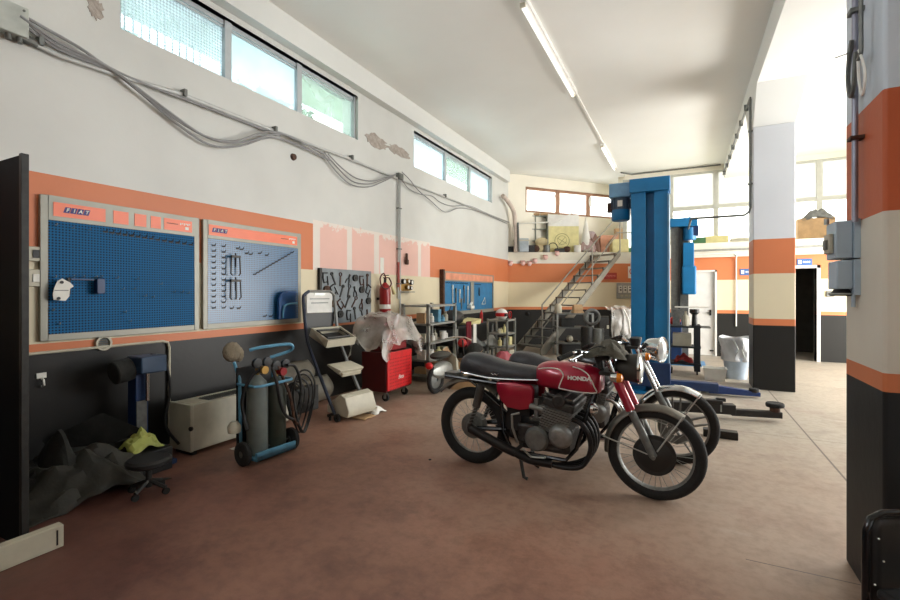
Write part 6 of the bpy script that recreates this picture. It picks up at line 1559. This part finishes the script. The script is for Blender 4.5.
    if not second:
        def side(x, v):
            for i in range(len(TK) - 1):
                if TK[i][0] <= x <= TK[i + 1][0]:
                    f = (x - TK[i][0]) / (TK[i + 1][0] - TK[i][0]); w_ = TK[i][1] + (TK[i + 1][1] - TK[i][1]) * f
                    zt = TK[i][2] + (TK[i + 1][2] - TK[i][2]) * f; zb = TK[i][3] + (TK[i + 1][3] - TK[i][3]) * f; break
            else: w_, zt, zb = .07, .88, .735
            k = [(0, .86), (.12, .99), (.4, 1.04), (.68, .965), (.9, .73), (1.0, .38)]
            for i in range(len(k) - 1):
                if k[i][0] <= v <= k[i + 1][0]: g_ = k[i][1] + (k[i + 1][1] - k[i][1]) * (v - k[i][0]) / (k[i + 1][0] - k[i][0]); break
            return (x, -w_ * g_ - .003, zb + (zt - zb) * v)
        for pts in ([(.6, .78), (.68, .8), (.76, .78), (.795, .7), (.81, .58), (.80, .42), (.785, .25), (.775, .1)], [(.775, .1), (.86, .07), (.95, .06), (1.04, .07), (1.03, .3), (1.01, .55), (.98, .76), (.93, .86), (.87, .9)]):
            obj('pinstripe', MB().tube([side(x, v) for x, v in pts], .0045, 6, curve=3), M['paper'], tank)
        sx, sy, sz = side(.94, .55)
        text_part('tank_badge', 'HONDA', .037, M['white_paint'], tank, (sx - .012, sy - .007, sz + .002), (R(84), 0, R(5)), depth=.002, bold=.002, xs=1.2)
    obj('filler_cap', MB().lathe([(0, .022), (.028, .02), (.032, .01), (.032, 0)], (.84, 0, .926), 'z', 20), M['chrome'], t)
    # side cover
    for s in (-1, 1):
        cv = []
        for k, y in enumerate((.115, .15, .158)):
            sc_ = (1.04, 1.0, .9)[k]
            cv.append([(.425 + (x - .425) * sc_, s * y, .64 + (z - .64) * sc_) for (x, z) in ((.27, .735), (.4, .745), (.55, .735), (.575, .7), (.57, .62), (.54, .555), (.47, .54), (.36, .55), (.31, .6), (.275, .67))])
        obj('side_cover', MB().loft(cv), my['paint'], t, bevel=.006)
    # engine
    e = MB()
    eng = obj('crankcase', MB().b(.46, .86, -.17, .17, .25, .42).b(.5, .84, -.19, .19, .3, .4), M['engine'], t, bevel=.03)
    cyl_m = MB(); cyl_m.M = Matrix.Translation((.74, 0, .42)) @ Matrix.Rotation(R(12), 4, 'Y')
    for i in range(9): cyl_m.b(-.11, .11, -.19, .19, .0 + i * .019, .008 + i * .019)
    cyl_m.b(-.085, .085, -.165, .165, -.02, .17)
    obj('cylinder_block', cyl_m, M['alloy'], t)
    hd = MB(); hd.M = Matrix.Translation((.74, 0, .42)) @ Matrix.Rotation(R(12), 4, 'Y'); hd.b(-.12, .12, -.2, .2, .175, .24); hd.b(-.1, .1, -.19, .19, .24, .275); hd.cyl((0, -.21, .24), (0, .21, .24), .05)
    obj('cylinder_head', hd, M['engine'], t, bevel=.012)
    obj('clutch_cover', MB().lathe([(0, -.04), (.075, -.036), (.09, -.02), (.095, .0), (0, .0)], (.62, -.185, .35), 'y', 28), M['dull_metal'], t)
    obj('alternator_cover', MB().lathe([(0, -.045), (.058, -.045), (.08, -.03), (.09, .0), (0, .0)], (.80, -.185, .395), 'y', 28), M['alloy'], t)
    obj('gearbox_cover', MB().b(.46, .6, -.19, -.15, .3, .45), M['engine'], t, bevel=.02)
    for i in range(4):
        y = -.135 + i * .09
        obj('carburettor', MB().cyl((.55, y, .58), (.66, y, .56), .026, n=12).cyl((.6, y, .5), (.6, y, .64), .02, n=12), M['alloy'], t)
        obj('exhaust_header', MB().tube([(.84, y, .52), (.93, y, .5), (.99, y * .95, .42), (1.0, y * .9, .3), (.94, y * .8 - .02, .18), (.8, -.1 + y * .25, .15), (.68, -.13, .16)], .018, 10, curve=4), my['pipe'], t)
    obj('air_box', MB().b(.34, .54, -.1, .1, .48, .7), M['black'], t, bevel=.01)
    obj('horn', MB().lathe([(0, 0), (.045, 0), (.045, .02), (.02, .05), (0, .05)], (1.0, -.08, .6), 'x', 18), M['chrome'], t)
    # exhaust
    obj('collector', MB().tube([(.72, -.13, .16), (.55, -.15, .17), (.42, -.17, .22)], .034, 12, curve=4), my['pipe'], t)
    obj('silencer', MB().tube([(.44, -.165, .21), (.36, -.175, .235), (.16, -.19, .31), (.06, -.195, .35)], .037, 16, curve=2), my['pipe'], t)
    obj('battery_box', MB().b(.33, .46, -.1, .1, .36, .5), M['black'], t)
    # stand, pegs, levers
    obj('centre_stand', MB().tube([(.46, -.13, .2), (.5, -.14, .02), (.53, -.14, .012)], .014, 8).tube([(.46, .13, .2), (.5, .14, .02), (.53, .14, .012)], .014, 8).tube([(.475, -.135, .14), (.475, .135, .14)], .01, 6), M['dark_metal'], t)
    obj('kick_lever', MB().tube([(.46, -.18, .3), (.44, -.23, .42), (.44, -.24, .52), (.5, -.24, .54)], .009, 7), M['grey_metal'], t)
    for s in (-1, 1): obj('foot_peg', MB().cyl((.5, s * .14, .28), (.5, s * .3, .28), .015, n=10), M['rubber'], t)
    obj('brake_pedal', MB().tube([(.5, -.17, .25), (.58, -.2, .21), (.68, -.2, .22), (.7, -.24, .24)], .008, 7), M['grey_metal'], t)
    # handlebar and controls
    hb = [(.86, -.34, 1.0), (.93, -.26, 1.03), (1.02, -.1, 1.01), (1.04, 0, 1.0), (1.02, .1, 1.01), (.93, .26, 1.03), (.86, .34, 1.0)]
    bar = obj('handlebar', MB().tube(hb, .011, 8, curve=4), M['chrome'], t)
    for s in (-1, 1):
        obj('grip', MB().cyl((.91, s * .285, 1.024), (.84, s * .37, .99), .018, n=12), M['rubber'], bar)
        obj('lever', MB().tube([(.96, s * .22, 1.025), (.98, s * .28, 1.02), (.93, s * .37, .99)], .006, 6), M['chrome'], bar)
        obj('switch_pod', MB().box((.94, s * .24, 1.03), (.045, .04, .04)), M['black'], bar, bevel=.008)
        if not second: obj('cable', MB().tube([(.96, s * .22, 1.02), (1.08, s * .15, 1.07), (1.16, s * .08, .98), (1.1, s * .04, .85)], .005, 6, curve=5), M['black'], bar)
    for s in (-1, 1):
        ig = obj('instrument', MB().lathe([(0, 0), (.035, 0), (.045, .05), (.045, .065), (.038, .068), (0, .06)], (1.1, s * .055, .99), 'z', 20), M['black'], t)
    # headlight
    hz2 = .91 if not second else .965; hx = 1.2
    hl = obj('headlight', MB().lathe([(0, -.16), (.05, -.15), (.09, -.1), (.105, 0), (0, 0)], (.11, 0, 0), 'x', 28), my['bucket'], t, loc=(hx, 0, hz2), rz=R(2) if not second else R(-20))
    obj('chrome_ring', MB().lathe([(.095, 0), (.11, 0), (.112, .015), (.102, .024), (.095, .018)], (.11, 0, 0), 'x', 32, True), M['chrome'], hl)
    obj('lens', MB().lathe([(.098, .012), (.06, .03), (0, .04)], (.11, 0, 0), 'x', 28), mat('lamp_lens', (206, 212, 214), .08, .3, spec=.8), hl)
    zi = .865 if not second else .92
    for s in (-1, 1):
        b = obj('indicator', MB().lathe([(0, -.05), (.03, -.04), (.034, 0), (0, 0)], (1.2, s * .2, zi), 'x', 18), M['chrome'], t)
        obj('amber_lens', MB().lathe([(.034, 0), (.03, .03), (.0, .045)], (1.2, s * .2, zi), 'x', 18), M['amber'], b)
        obj('stalk', MB().cyl((1.17, s * .1, zi), (1.18, s * .18, zi), .009), M['chrome'], b)
    obj('tail_bracket', MB().b(-.26, -.14, -.06, .06, .7, .76), M['dull_metal'], t)
    return t
my1 = dict(rim=M['alloy'], drum=M['dull_metal'], lower=M['dull_metal'], paint=M['red_paint'], fender=M['fender'], fender2=M['fender'], pipe=mat('sooty_exhaust', (40, 38, 38), .45, .5), bucket=mat('dusty_black_bucket', (50, 48, 44), .55), cast=M['alloy'])
my2 = dict(my1); my2['paint'] = M['black_gloss']; my2['fender'] = M['chrome']; my2['fender2'] = M['chrome']; my2['pipe'] = M['chrome']; my2['bucket'] = M['chrome']; my2['cast'] = M['alloy']
fwp = gp(655, 499); rwp = gp(474, 462)
ang = math.atan2(fwp.y - rwp.y, fwp.x - rwp.x)
print('wheelbase', (fwp - rwp).length, 'angle', math.degrees(ang), rwp, fwp)
bike = motorcycle('red motorcycle with wire wheels and black seat in the foreground', (fwp.x - 1.42 * math.cos(ang), fwp.y - 1.42 * math.sin(ang), 0), ang, my1)
f2 = gp(684, 464)
a2 = ang + R(1)
motorcycle('second motorcycle, black with chrome mudguard and cast wheels, parked behind the red one', (f2.x - 1.42 * math.cos(a2) - .06, f2.y - 1.42 * math.sin(a2) - .02, 0), a2, my2, True)
# loose things about the bikes
hp = bike.matrix_basis
Qb = Matrix.Translation(bike.location) @ Matrix.Rotation(ang, 4, 'Z')
def bq(x, y, z): return Qb @ Vector((x, y, z))
o = crumple('handlebar_cloth', 'dusty olive cloth draped over the handlebar and instruments of the red motorcycle', 'cloth', bq(1.1, -.03, .985), .15, .17, .13, 51, mat('dusty_olive_cloth', (84, 80, 68), .9, bump=.4), sx=18, solid=.003)
tag(obj('oil_spot', MB().sph((0, 0, .004), (.014, .014, .006), 8), M['black'], loc=gp(430, 460)), 'tiny black speck on the floor left of the rear wheel', 'speck')
